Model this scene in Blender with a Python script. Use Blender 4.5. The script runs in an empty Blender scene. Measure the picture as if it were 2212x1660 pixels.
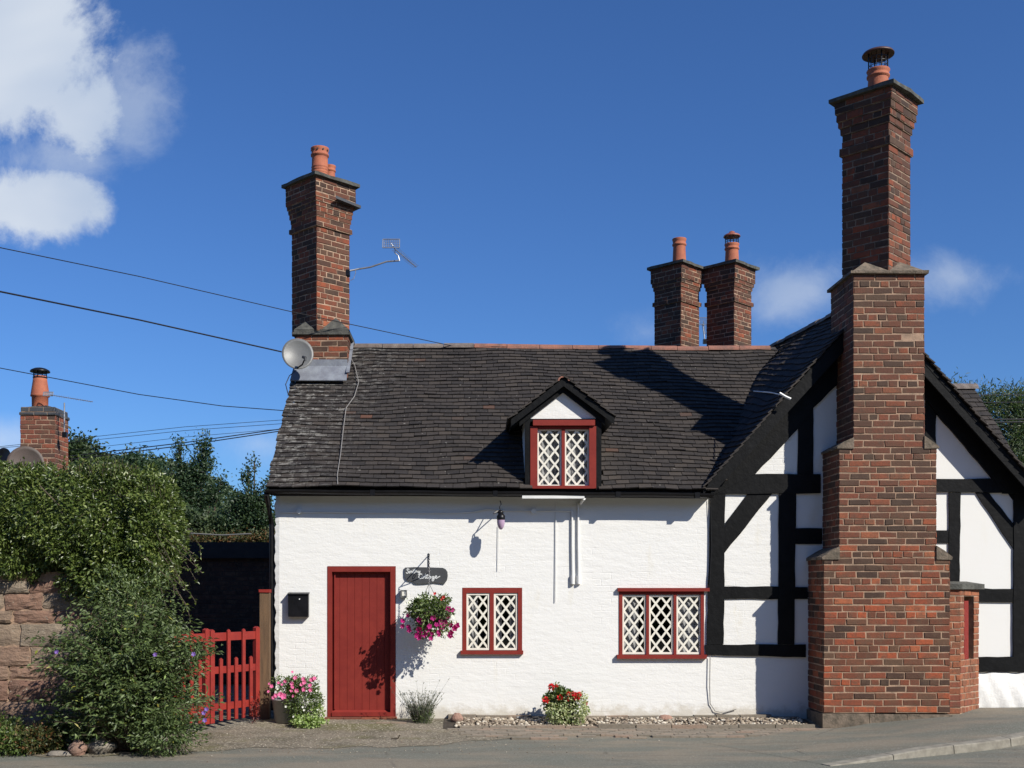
import bpy, math, random
import numpy as np
from mathutils import Vector, Matrix
random.seed(7); rng = np.random.default_rng(11)
scene = bpy.context.scene
COL = scene.collection

# ------------------------------------------------------------------ camera
F, CX, HY, HC, W2 = 2450.0, 1010.0, 1270.0, 1.68, 2212.0     # focal length, axis and horizon in photo pixels, eye height
cam_d = bpy.data.cameras.new('camera'); cam = bpy.data.objects.new('camera', cam_d); COL.objects.link(cam)
cam.location = (0, 0, HC); cam.rotation_euler = (math.radians(90), 0, 0)
cam_d.sensor_width = 36.0; cam_d.lens = F/W2*36.0
cam_d.shift_x = (W2/2-CX)/W2; cam_d.shift_y = (HY-1659/2)/W2
cam_d.clip_start = .1; cam_d.clip_end = 5000
scene.camera = cam
scene.view_settings.view_transform = 'Standard'; scene.view_settings.look = 'None'
scene.view_settings.exposure = 0.26; scene.view_settings.gamma = 1.0
scene.view_settings.use_curve_mapping = False
scene.render.engine = 'CYCLES'
scene.cycles.max_bounces = 6; scene.cycles.diffuse_bounces = 2; scene.cycles.transparent_max_bounces = 12

# ------------------------------------------------------------------ sun
SUN = Vector((.96, -.90, 1.0)).normalized()
sd = bpy.data.lights.new('sun', 'SUN'); sd.energy = 5.0; sd.angle = math.radians(.5); sd.color = (1, .945, .845)
so = bpy.data.objects.new('sun', sd); COL.objects.link(so); so.location = (20, -20, 30)
so.rotation_euler = (-SUN).to_track_quat('-Z', 'Y').to_euler()

# ------------------------------------------------------------------ node helpers
def nd(t, typ, **kw):
    n = t.nodes.new(typ)
    for k, v in kw.items():
        if k == 'inp':
            for kk, vv in v.items():
                if hasattr(vv, 'is_output') or isinstance(vv, bpy.types.NodeSocket): t.links.new(vv, n.inputs[kk])
                else: n.inputs[kk].default_value = vv
        else: setattr(n, k, v)
    return n
def math_(t, op, a, b=None, c=None, clamp=False):
    n = t.nodes.new('ShaderNodeMath'); n.operation = op; n.use_clamp = clamp
    for i, v in enumerate((a, b, c)):
        if v is None: continue
        if isinstance(v, bpy.types.NodeSocket): t.links.new(v, n.inputs[i])
        else: n.inputs[i].default_value = v
    return n.outputs[0]
def mixc(t, f, a, b, typ='MIX'):
    n = t.nodes.new('ShaderNodeMix'); n.data_type = 'RGBA'; n.blend_type = typ
    for i, v in ((0, f), (6, a), (7, b)):
        if isinstance(v, bpy.types.NodeSocket): t.links.new(v, n.inputs[i])
        else: n.inputs[i].default_value = v if i == 0 else (*v, 1)[:4]
    return n.outputs[2]
def ramp(t, f, stops, interp='LINEAR'):
    n = t.nodes.new('ShaderNodeValToRGB'); n.color_ramp.interpolation = interp
    e = n.color_ramp.elements
    while len(e) < len(stops): e.new(.5)
    for s, (p, c) in zip(e, stops):
        s.position = p; s.color = (*c, 1) if len(c) == 3 else c
    t.links.new(f, n.inputs[0]); return n.outputs[0]
def noise(t, vec, scale, detail=4, rough=.55, dist=0.0):
    n = nd(t, 'ShaderNodeTexNoise', inp={'Scale': scale, 'Detail': detail, 'Roughness': rough, 'Distortion': dist})
    if vec is not None: t.links.new(vec, n.inputs['Vector'])
    return n.outputs['Fac']
def smooth(t, v, lo, hi):
    n = t.nodes.new('ShaderNodeMapRange'); n.interpolation_type = 'SMOOTHSTEP'
    t.links.new(v, n.inputs[0]); n.inputs[1].default_value = lo; n.inputs[2].default_value = hi
    return n.outputs[0]

# ------------------------------------------------------------------ sky
world = bpy.data.worlds.new('World'); scene.world = world; world.use_nodes = True
t = world.node_tree; t.nodes.clear()
sky = nd(t, 'ShaderNodeTexSky', sky_type='NISHITA', sun_disc=False)
sky.sun_elevation = math.asin(SUN.z); sky.sun_rotation = math.atan2(SUN.x, SUN.y)
sky.altitude = 300; sky.air_density = 1.0; sky.dust_density = .6; sky.ozone_density = 3.5
tc = nd(t, 'ShaderNodeTexCoord'); sx = nd(t, 'ShaderNodeSeparateXYZ', inp={0: tc.outputs['Generated']})
yy = math_(t, 'MAXIMUM', sx.outputs[1], .05)
u = math_(t, 'DIVIDE', sx.outputs[0], yy); v = math_(t, 'DIVIDE', sx.outputs[2], yy)
nv = nd(t, 'ShaderNodeCombineXYZ', inp={0: u, 1: v, 2: 0.0}).outputs[0]
def blob(px, py, rx, ry, amp=1.0):
    a = math_(t, 'MULTIPLY', math_(t, 'SUBTRACT', u, (px-CX)/F), F/rx)
    b = math_(t, 'MULTIPLY', math_(t, 'SUBTRACT', v, (HY-py)/F), F/ry)
    d = math_(t, 'SQRT', math_(t, 'ADD', math_(t, 'MULTIPLY', a, a), math_(t, 'MULTIPLY', b, b)))
    return math_(t, 'MULTIPLY', math_(t, 'SUBTRACT', 1.0, d), amp)
def mx(*a):
    r = a[0]
    for q in a[1:]: r = math_(t, 'MAXIMUM', r, q)
    return r
n1 = noise(t, nv, 8.5, 12, .66, .35); n2 = noise(t, nv, 4.0, 4, .5, .3)
n3 = noise(t, nv, 26, 8, .7, .2)
nn = math_(t, 'ADD', math_(t, 'MULTIPLY', math_(t, 'SUBTRACT', n3, .5), .7), math_(t, 'MULTIPLY', math_(t, 'SUBTRACT', n1, .5), 2.3))
nn = math_(t, 'ADD', nn, math_(t, 'MULTIPLY', math_(t, 'SUBTRACT', n2, .5), .5))
big = mx(blob(40, 110, 260, 250, 1.5), blob(170, 240, 150, 150, 1.3), blob(80, 440, 210, 105, 1.6), blob(-250, 300, 300, 400, 1.4))
wisp = mx(blob(280, 230, 150, 210, 1.3), blob(140, 340, 230, 120, 1.2))
rightc = mx(blob(1700, 625, 180, 100, 1.0), blob(2070, 600, 190, 75, .8))
low = mx(blob(0, 950, 160, 60, .8), blob(560, 960, 120, 60, .45), blob(1390, 720, 100, 60, .4), blob(-20, 965, 90, 50, 1.))
mb = smooth(t, math_(t, 'ADD', big, nn), .05, .72)
mw = math_(t, 'MULTIPLY', smooth(t, math_(t, 'ADD', wisp, nn), .1, 1.1), .5)
mr = math_(t, 'MULTIPLY', smooth(t, math_(t, 'ADD', rightc, math_(t, 'MULTIPLY', nn, .7)), .0, 1.0), .5)
ml = math_(t, 'MULTIPLY', smooth(t, math_(t, 'ADD', low, math_(t, 'MULTIPLY', nn, .5)), .0, 1.0), .45)
cloud = math_(t, 'MULTIPLY', mx(math_(t, 'MULTIPLY', mb, .93), mw, mr, ml), smooth(t, sx.outputs[1], .1, .3))
# the sky's blue made a little deeper, as a clear September sky away from the sun
deep = mixc(t, 1.0, sky.outputs[0], (.52, .83, 1.27), 'MULTIPLY')
cc = mixc(t, smooth(t, n2, .35, .65), (5.4, 6.4, 8.0), (8.4, 8.9, 9.5))
skyc = mixc(t, cloud, deep, cc)
bg = nd(t, 'ShaderNodeBackground', inp={'Color': skyc, 'Strength': .079})
out = nd(t, 'ShaderNodeOutputWorld', inp={0: bg.outputs[0]})

# ------------------------------------------------------------------ places
def P(px, py, Y): return Vector(((px-CX)/F*Y, Y, HC+(HY-py)/F*Y))
def X(px, Y): return (px-CX)/F*Y
def Z(py, Y): return HC+(HY-py)/F*Y
YW = 14.6                                                     # front wall of the cottage

# ------------------------------------------------------------------ materials
MATS = {}
def new_mat(name):
    m = bpy.data.materials.new(name); m.use_nodes = True
    t = m.node_tree; t.nodes.clear()
    b = t.nodes.new('ShaderNodeBsdfPrincipled'); o = t.nodes.new('ShaderNodeOutputMaterial')
    t.links.new(b.outputs[0], o.inputs[0]); MATS[name] = m
    return m, t, b
def setc(t, b, c):
    if isinstance(c, bpy.types.NodeSocket): t.links.new(c, b.inputs['Base Color'])
    else: b.inputs['Base Color'].default_value = (*c, 1)
def pos(t): return t.nodes.new('ShaderNodeNewGeometry').outputs['Position']
def island(t): return t.nodes.new('ShaderNodeNewGeometry').outputs['Random Per Island']
def bump(t, b, h, dist=.01, strength=1.0):
    n = nd(t, 'ShaderNodeBump', inp={'Strength': strength, 'Distance': dist, 'Height': h})
    t.links.new(n.outputs[0], b.inputs['Normal'])
def simple(name, c1, c2=None, rough=.6, scale=6, bs=40, bd=.003, metal=0, spec=.5, stretch=None):
    m, t, b = new_mat(name); p = pos(t)
    if stretch:
        p = nd(t, 'ShaderNodeMapping', inp={'Vector': p, 'Scale': stretch}).outputs[0]
    c2 = c2 or tuple(x*.7 for x in c1)
    f = smooth(t, noise(t, p, scale, 6, .6), .3, .7)
    setc(t, b, mixc(t, f, c1, c2))
    b.inputs['Roughness'].default_value = rough; b.inputs['Metallic'].default_value = metal
    b.inputs['Specular IOR Level'].default_value = spec
    if bd: bump(t, b, noise(t, p, bs, 5, .6), bd)
    return m

simple('black_paint', (.0035, .0037, .0042), (.0065, .0068, .0075), .55, 9, 16, .005, spec=.16, stretch=(1, 1, .8))
simple('black_gloss', (.006, .006, .007), (.010, .010, .012), .35, 9, 30, .002, spec=.3)
simple('red_paint', (.225, .030, .022), (.19, .024, .019), .6, 7, 60, .0015, spec=.2)
simple('gate_paint', (.27, .028, .020), (.21, .022, .018), .55, 7, 60, .002, spec=.3)
simple('cream_paint', (.80, .77, .67), (.74, .71, .62), .45, 8, 50, .001)
simple('white_plastic', (.78, .78, .76), (.7, .7, .68), .4, 8, 50, .001)
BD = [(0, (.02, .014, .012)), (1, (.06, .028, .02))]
simple('terracotta', (.40, .125, .06), (.30, .09, .05), .8, 9, 60, .004)
simple('copper_metal', (.30, .10, .06), (.20, .06, .04), .45, 9, 60, .002)
simple('dark_copper', (.085, .035, .026), (.05, .022, .018), .5, 9, 60, .002)
simple('aluminium', (.45, .46, .47), (.3, .3, .31), .4, 9, 60, .001, metal=.7)
simple('lead', (.22, .24, .27), (.15, .16, .19), .55, 8, 50, .004)
simple('stone_slab', (.10, .10, .085), (.045, .045, .04), .9, 11, 40, .012)
simple('weathering', (.20, .155, .115), (.09, .075, .055), .92, 12, 40, .012)
simple('old_wood', (.17, .10, .05), (.10, .06, .032), .75, 4, 60, .004, stretch=(8, 8, .6))
simple('slate', (.062, .066, .070), (.045, .047, .052), .6, 6, 60, .002)
simple('chalk', (.72, .73, .72), (.5, .52, .52), .8, 60, 90, .001)
simple('bark', (.10, .075, .05), (.05, .04, .03), .9, 10, 40, .01)
simple('dark_soil', (.05, .038, .027), (.03, .022, .016), .95, 12, 60, .01)
simple('dish_grey', (.15, .155, .15), (.12, .12, .12), .45, 6, 50, .001)
simple('dish_brown', (.10, .075, .065), (.075, .06, .05), .6, 6, 50, .001)
simple('lilac_glass', (.42, .30, .42), (.40, .28, .40), .25, 6, 50, .0)
simple('curtain', (.42, .415, .41), (.28, .28, .285), .9, 5, 60, .002)
simple('dark_room', (.06, .055, .05), (.04, .037, .035), .9, 5, 60, .0)
simple('cable', (.012, .012, .014), (.012, .012, .014), .5, 5, 60, .0)
simple('pale_cable', (.26, .25, .23), (.2, .19, .18), .6, 5, 60, .0)
simple('rock_red', (.34, .20, .15), (.20, .13, .10), .9, 7, 30, .02)
simple('rock_grey', (.26, .23, .19), (.14, .13, .11), .9, 7, 30, .02)
simple('pot_plastic', (.30, .30, .30), (.22, .22, .22), .6, 7, 30, .002)
simple('felt', (.012, .012, .013), (.02, .02, .02), .9, 7, 30, .004)
simple('kerb', (.27, .25, .205), (.17, .155, .125), .9, 9, 70, .008)
simple('render_white', (.76, .755, .73), (.72, .715, .69), .85, 5, 9, .012)

m, t, b = new_mat('glass')
tr = nd(t, 'ShaderNodeBsdfTransparent', inp={0: (.90, .91, .92, 1)}); gl = nd(t, 'ShaderNodeBsdfGlossy', inp={'Roughness': .03, 'Color': (.8, .8, .8, 1)})
lw = nd(t, 'ShaderNodeLayerWeight', inp={0: .5}); fr = math_(t, 'ADD', math_(t, 'MULTIPLY', math_(t, 'POWER', lw.outputs['Facing'], 4.0), .6), .05); ms = nd(t, 'ShaderNodeMixShader', inp={0: fr, 1: tr.outputs[0], 2: gl.outputs[0]})
t.links.new(ms.outputs[0], [n for n in t.nodes if n.type == 'OUTPUT_MATERIAL'][0].inputs[0])

def whitewash(name, amount=1.0, stains=1.0):
    m, t, b = new_mat(name); p = pos(t)
    sp = nd(t, 'ShaderNodeSeparateXYZ', inp={0: p})
    wz = math_(t, 'MULTIPLY', math_(t, 'SUBTRACT', noise(t, p, 1.6, 4), .5), .07)
    xx = math_(t, 'ADD', sp.outputs[0], math_(t, 'MULTIPLY', math_(t, 'SUBTRACT', noise(t, p, 5, 3), .5), .05))
    zz = math_(t, 'ADD', sp.outputs[2], wz)
    v = nd(t, 'ShaderNodeCombineXYZ', inp={0: xx, 1: zz, 2: 0.0}).outputs[0]
    br = nd(t, 'ShaderNodeTexBrick', inp={'Vector': v, 'Scale': 1.0, 'Mortar Size': .007, 'Mortar Smooth': 1.0, 'Brick Width': .246, 'Row Height': .0815, 'Bias': 0.0})
    br.inputs['Color1'].default_value = (.2, .2, .2, 1); br.inputs['Color2'].default_value = (1, 1, 1, 1)
    mask = smooth(t, noise(t, p, 2.1, 5, .65), .49, .73)
    groove = math_(t, 'MULTIPLY', br.outputs['Fac'], mask)
    h = math_(t, 'SUBTRACT', math_(t, 'MULTIPLY', noise(t, nd(t, 'ShaderNodeMapping', inp={'Vector': p, 'Scale': (.7, 1, 1.9)}).outputs[0], 6, 6, .62), 1.5), math_(t, 'MULTIPLY', groove, .38))
    bw = nd(t, 'ShaderNodeRGBToBW', inp={0: br.outputs['Color']}).outputs[0]
    h = math_(t, 'ADD', h, math_(t, 'MULTIPLY', bw, .05))
    h = math_(t, 'ADD', h, math_(t, 'MULTIPLY', noise(t, p, 38, 4, .6), .35))
    bump(t, b, h, .0052*amount)
    st = smooth(t, noise(t, nd(t, 'ShaderNodeMapping', inp={'Vector': p, 'Scale': (2.5, 1, .8)}).outputs[0], 1.3, 5, .6), .58, .85)
    c = mixc(t, math_(t, 'MULTIPLY', st, .8*stains), (.765, .76, .735), (.68, .63, .50))
    low = math_(t, 'MULTIPLY', smooth(t, math_(t, 'SUBTRACT', math_(t, 'MULTIPLY', noise(t, p, 7, 6, .7), .50), sp.outputs[2]), .04, .22), .6*stains)
    c = mixc(t, low, c, (.45, .40, .31))
    setc(t, b, c); b.inputs['Roughness'].default_value = .8; b.inputs['Specular IOR Level'].default_value = .25
whitewash('whitewash'); whitewash('whitewash_smooth', .12, .3)

def brick_mat(name, stops, soot=(99, 100), sootc=(.035, .028, .025)):
    m, t, b = new_mat(name); p = pos(t); r = island(t)
    c = ramp(t, r, stops)
    c = mixc(t, math_(t, 'MULTIPLY', smooth(t, noise(t, p, 8, 4, .6), .45, .65), .5), c, (.12, .078, .05))
    f = smooth(t, noise(t, p, 26, 6, .65), .35, .75)
    c = mixc(t, math_(t, 'MULTIPLY', f, .5), c, (.07, .044, .032))
    f3 = smooth(t, noise(t, p, 60, 4, .65), .58, .8)
    c = mixc(t, math_(t, 'MULTIPLY', f3, .3), c, (.30, .20, .14))
    z = nd(t, 'ShaderNodeSeparateXYZ', inp={0: p}).outputs[2]
    zz = math_(t, 'ADD', z, math_(t, 'MULTIPLY', math_(t, 'SUBTRACT', noise(t, p, 1.8, 4), .5), 2.2))
    c = mixc(t, math_(t, 'MULTIPLY', smooth(t, zz, *soot), .48), c, sootc)
    setc(t, b, c); b.inputs['Roughness'].default_value = .88; b.inputs['Specular IOR Level'].default_value = .3
    bump(t, b, noise(t, p, 55, 6, .7), .006)
BR = [(0, (.045, .028, .022)), (.16, (.08, .040, .027)), (.34, (.16, .054, .030)), (.52, (.23, .064, .033)), (.64, (.11, .065, .040)), (.78, (.28, .068, .032)), (.92, (.37, .088, .036)), (1, (.40, .13, .06))]
BU = [(0, (.075, .05, .04)), (.25, (.12, .055, .038)), (.5, (.19, .062, .04)), (.8, (.25, .07, .042)), (1, (.36, .11, .055))]
BO = [(0, (.20, .07, .04)), (.5, (.36, .125, .06)), (1, (.20, .06, .04))]
brick_mat('brick_buttress', BR, (1.3, 3.2), (.075, .052, .04))
brick_mat('brick_stack', BR, (4.6, 7.6), (.04, .027, .022))
brick_mat('brick_far', BU, (50, 90)); brick_mat('brick_shade', BD, (50, 90)); simple('mortar_shade', (.05, .036, .028), (.03, .022, .018), .95, 8, 70, .006)  # shed brick and its mortar: the cottage's shade is put into their dark colours
brick_mat('brick_orange', BO, (-.5, 1.6)[::-1] if False else (9, 10))
simple('mortar', (.42, .28, .19), (.22, .155, .11), .95, 9, 70, .006)
simple('mortar_dark', (.30, .21, .145), (.09, .068, .055), .95, 7, 70, .006)

def tile_mat(name, stops, lichen_x):
    m, t, b = new_mat(name); p = pos(t); r = island(t)
    c = ramp(t, r, stops)
    c = mixc(t, math_(t, 'MULTIPLY', smooth(t, noise(t, p, 30, 5, .65), .45, .8), .4), c, (.075, .068, .060))
    sx = nd(t, 'ShaderNodeSeparateXYZ', inp={0: p})
    # pale lichen, thick at the chimney end of the roof
    reach = smooth(t, math_(t, 'ADD', sx.outputs[0], math_(t, 'MULTIPLY', math_(t, 'SUBTRACT', 5.6, sx.outputs[2]), .45)), lichen_x+2.3, lichen_x+.2)
    spots = smooth(t, noise(t, nd(t, 'ShaderNodeMapping', inp={'Vector': p, 'Scale': (.8, 1.2, 1.6)}).outputs[0], 9, 8, .75), .50, .62)
    c = mixc(t, math_(t, 'MULTIPLY', math_(t, 'MULTIPLY', reach, spots), .85), c, (.33, .32, .29))
    few = smooth(t, noise(t, p, 19, 3, .6), .69, .74)
    c = mixc(t, math_(t, 'MULTIPLY', few, .6), c, (.40, .38, .34))
    setc(t, b, c); b.inputs['Roughness'].default_value = .8; b.inputs['Specular IOR Level'].default_value = .3
    bump(t, b, noise(t, p, 60, 5, .7), .005)
TS = [(0, (.024, .021, .020)), (.35, (.034, .029, .027)), (.8, (.043, .036, .032)), (.994, (.055, .045, .038)), (1, (.11, .05, .032))]
tile_mat('roof_tile', TS, -2.4); tile_mat('roof_tile_wing', TS, -9)
simple('ridge_red', (.30, .125, .085), (.16, .085, .065), .85, 7, 40, .008)
simple('ridge_grey', (.11, .085, .075), (.2, .17, .15), .85, 7, 40, .008)

def leaf_mat(name, stops, rough=.42, transl=.25, spec=.5):
    m, t, b = new_mat(name)
    c = ramp(t, island(t), stops); setc(t, b, c)
    b.inputs['Roughness'].default_value = rough; b.inputs['Specular IOR Level'].default_value = spec
    tl = nd(t, 'ShaderNodeBsdfTranslucent', inp={0: mixc(t, 1.0, c, (1.3, 1.5, .6), 'MULTIPLY')})
    ms = nd(t, 'ShaderNodeMixShader', inp={0: transl, 1: b.outputs[0], 2: tl.outputs[0]})
    t.links.new(ms.outputs[0], [n for n in t.nodes if n.type == 'OUTPUT_MATERIAL'][0].inputs[0])
leaf_mat('leaf_hedge', [(0, (.03, .05, .012)), (.45, (.072, .11, .022)), (.8, (.13, .175, .04)), (1, (.21, .25, .075))], .38, .2, .6)
leaf_mat('leaf_bush', [(0, (.045, .072, .022)), (.5, (.085, .125, .038)), (.985, (.14, .19, .07)), (.992, (.25, .28, .04)), (1, (.30, .26, .05))], .5, .2)
leaf_mat('leaf_ash', [(0, (.02, .045, .022)), (.6, (.04, .075, .03)), (1, (.07, .11, .05))], .5, .25)
leaf_mat('leaf_far', [(0, (.02, .04, .015)), (.6, (.038, .065, .022)), (1, (.07, .10, .035))], .6, .2)
leaf_mat('leaf_willow', [(0, (.05, .085, .045)), (.6, (.09, .13, .065)), (1, (.15, .17, .08))], .5, .3)
leaf_mat('leaf_low', [(0, (.04, .07, .015)), (.5, (.08, .13, .025)), (.85, (.13, .16, .04)), (1, (.20, .13, .07))], .5, .25)
leaf_mat('leaf_red', [(0, (.06, .012, .012)), (1, (.16, .03, .025))], .5, .2)
leaf_mat('leaf_green', [(0, (.04, .07, .018)), (.5, (.085, .13, .03)), (1, (.16, .21, .06))], .45, .25)
leaf_mat('leaf_lime', [(0, (.20, .30, .07)), (.5, (.30, .40, .12)), (1, (.42, .50, .25))], .5, .3)
leaf_mat('leaf_variegated', [(0, (.18, .25, .09)), (.5, (.42, .46, .24)), (1, (.62, .62, .42))], .5, .25)
leaf_mat('leaf_lavender', [(0, (.09, .11, .07)), (.6, (.14, .16, .11)), (1, (.22, .17, .17))], .6, .2)
leaf_mat('leaf_autumn', [(0, (.03, .045, .015)), (.6, (.07, .08, .022)), (1, (.18, .07, .025))], .6, .2)
leaf_mat('petal_magenta', [(0, (.30, .006, .12)), (1, (.55, .02, .25))], .5, .3)
leaf_mat('petal_pink', [(0, (.75, .10, .32)), (1, (.85, .22, .45))], .5, .3)
leaf_mat('petal_red', [(0, (.50, .008, .012)), (1, (.75, .025, .03))], .5, .3)
leaf_mat('petal_white', [(0, (.75, .76, .68)), (1, (.85, .85, .8))], .5, .3)
leaf_mat('petal_purple', [(0, (.18, .09, .40)), (1, (.26, .15, .5))], .5, .3)

def stone_block_mat():
    m, t, b = new_mat('sandstone'); p = pos(t); r = island(t)
    c = ramp(t, r, [(0, (.20, .11, .08)), (.35, (.26, .155, .11)), (.65, (.28, .205, .145)), (1, (.24, .215, .17))])
    c = mixc(t, math_(t, 'MULTIPLY', smooth(t, noise(t, p, 8, 7, .65), .45, .75), .6), c, (.14, .10, .075))
    c = mixc(t, math_(t, 'MULTIPLY', smooth(t, noise(t, p, 22, 4, .6), .62, .7), .6), c, (.42, .38, .30))
    setc(t, b, c); b.inputs['Roughness'].default_value = .92
    h = math_(t, 'ADD', noise(t, nd(t, 'ShaderNodeMapping', inp={'Vector': p, 'Scale': (1, 1, 3)}).outputs[0], 9, 8, .7), math_(t, 'MULTIPLY', noise(t, p, 60, 4, .6), .3))
    bump(t, b, h, .03)
stone_block_mat()

def ground_mats():
    m, t, b = new_mat('asphalt'); p = pos(t)
    c = mixc(t, smooth(t, noise(t, nd(t, 'ShaderNodeMapping', inp={'Vector': p, 'Scale': (.6, 1.6, 1)}).outputs[0], 1.1, 6, .62), .40, .60), (.215, .185, .138), (.140, .145, .118))
    st = nd(t, 'ShaderNodeMapping', inp={'Vector': p, 'Scale': (.5, 2.2, 1)}).outputs[0]
    c = mixc(t, math_(t, 'MULTIPLY', smooth(t, noise(t, st, 1.6, 7, .7), .5, .66), .62), c, (.13, .115, .09))
    ck = nd(t, 'ShaderNodeTexVoronoi', feature='DISTANCE_TO_EDGE', inp={'Vector': nd(t, 'ShaderNodeMapping', inp={'Vector': p, 'Scale': (.55, 1.1, 1), 'Location': (.3, .2, 0)}).outputs[0], 'Scale': .8, 'Randomness': 1.0})
    cr = math_(t, 'ADD', ck.outputs['Distance'], math_(t, 'MULTIPLY', math_(t, 'SUBTRACT', noise(t, p, 6, 5, .7), .5), .03))
    cm = math_(t, 'MULTIPLY', smooth(t, cr, .010, .0), smooth(t, noise(t, p, 1.1, 2), .45, .6))
    c = mixc(t, math_(t, 'MULTIPLY', cm, .7), c, (.05, .045, .04))
    vo = nd(t, 'ShaderNodeTexVoronoi', inp={'Vector': p, 'Scale': 95.0})
    bw = nd(t, 'ShaderNodeRGBToBW', inp={0: vo.outputs['Color']}).outputs[0]
    c = mixc(t, math_(t, 'MULTIPLY', smooth(t, bw, .62, .9), .45), c, (.36, .35, .31))
    c = mixc(t, math_(t, 'MULTIPLY', smooth(t, noise(t, p, 120, 2), .3, .7), .3), c, (.12, .115, .10))
    setc(t, b, c); b.inputs['Roughness'].default_value = .92; b.inputs['Specular IOR Level'].default_value = .3
    bump(t, b, noise(t, p, 130, 3, .6), .006)
    m, t, b = new_mat('old_tarmac'); p = pos(t)
    c = mixc(t, smooth(t, noise(t, p, 2.2, 6, .62), .38, .68), (.22, .19, .145), (.13, .115, .085))
    ms = smooth(t, noise(t, nd(t, 'ShaderNodeMapping', inp={'Vector': p, 'Location': (3, 1, 0)}).outputs[0], 1.3, 5, .6), .5, .68)
    c = mixc(t, math_(t, 'MULTIPLY', ms, .75), c, (.13, .125, .05))
    vo = nd(t, 'ShaderNodeTexVoronoi', inp={'Vector': p, 'Scale': 60.0})
    bw = nd(t, 'ShaderNodeRGBToBW', inp={0: vo.outputs['Color']}).outputs[0]
    c = mixc(t, math_(t, 'MULTIPLY', smooth(t, bw, .66, .88), .75), c, (.50, .45, .36))
    setc(t, b, c); b.inputs['Roughness'].default_value = .95; b.inputs['Specular IOR Level'].default_value = .2
    bump(t, b, math_(t, 'ADD', noise(t, p, 90, 3, .6), bw), .010)
    m, t, b = new_mat('paver'); p = pos(t)
    c = ramp(t, island(t), [(0, (.17, .145, .11)), (.5, (.22, .185, .145)), (.85, (.26, .21, .16)), (1, (.27, .19, .14))])
    c = mixc(t, math_(t, 'MULTIPLY', smooth(t, noise(t, p, 20, 5, .65), .45, .75), .5), c, (.09, .085, .06))
    setc(t, b, c); b.inputs['Roughness'].default_value = .92; bump(t, b, noise(t, p, 60, 4, .6), .006)
    m, t, b = new_mat('pebble')
    c = ramp(t, island(t), [(0, (.13, .10, .075)), (.4, (.22, .17, .12)), (.8, (.38, .32, .24)), (1, (.60, .55, .46))])
    setc(t, b, c); b.inputs['Roughness'].default_value = .7
    m, t, b = new_mat('grass_ground'); p = pos(t)
    setc(t, b, mixc(t, noise(t, p, .6, 5), (.05, .075, .02), (.09, .08, .04))); b.inputs['Roughness'].default_value = .95
ground_mats()

# ------------------------------------------------------------------ object helpers
LOC = {}
def parent_to(o, par):
    if par is not None:
        o.parent = par; o.matrix_parent_inverse = Matrix.Translation(-LOC.get(par.name, Vector((0, 0, 0))))
def tag(o, label=None, cat=None, group=None, kind=None, category=None):
    cat = cat or category
    if label: o['label'] = label
    if cat: o['category'] = cat
    if group: o['group'] = group
    if kind: o['kind'] = kind
    return o
def thing(name, label, cat, loc, group=None):
    o = bpy.data.objects.new(name, None); COL.objects.link(o); o.location = loc; o.empty_display_size = .2
    LOC[o.name] = Vector(loc); return tag(o, label, cat, group)

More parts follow.
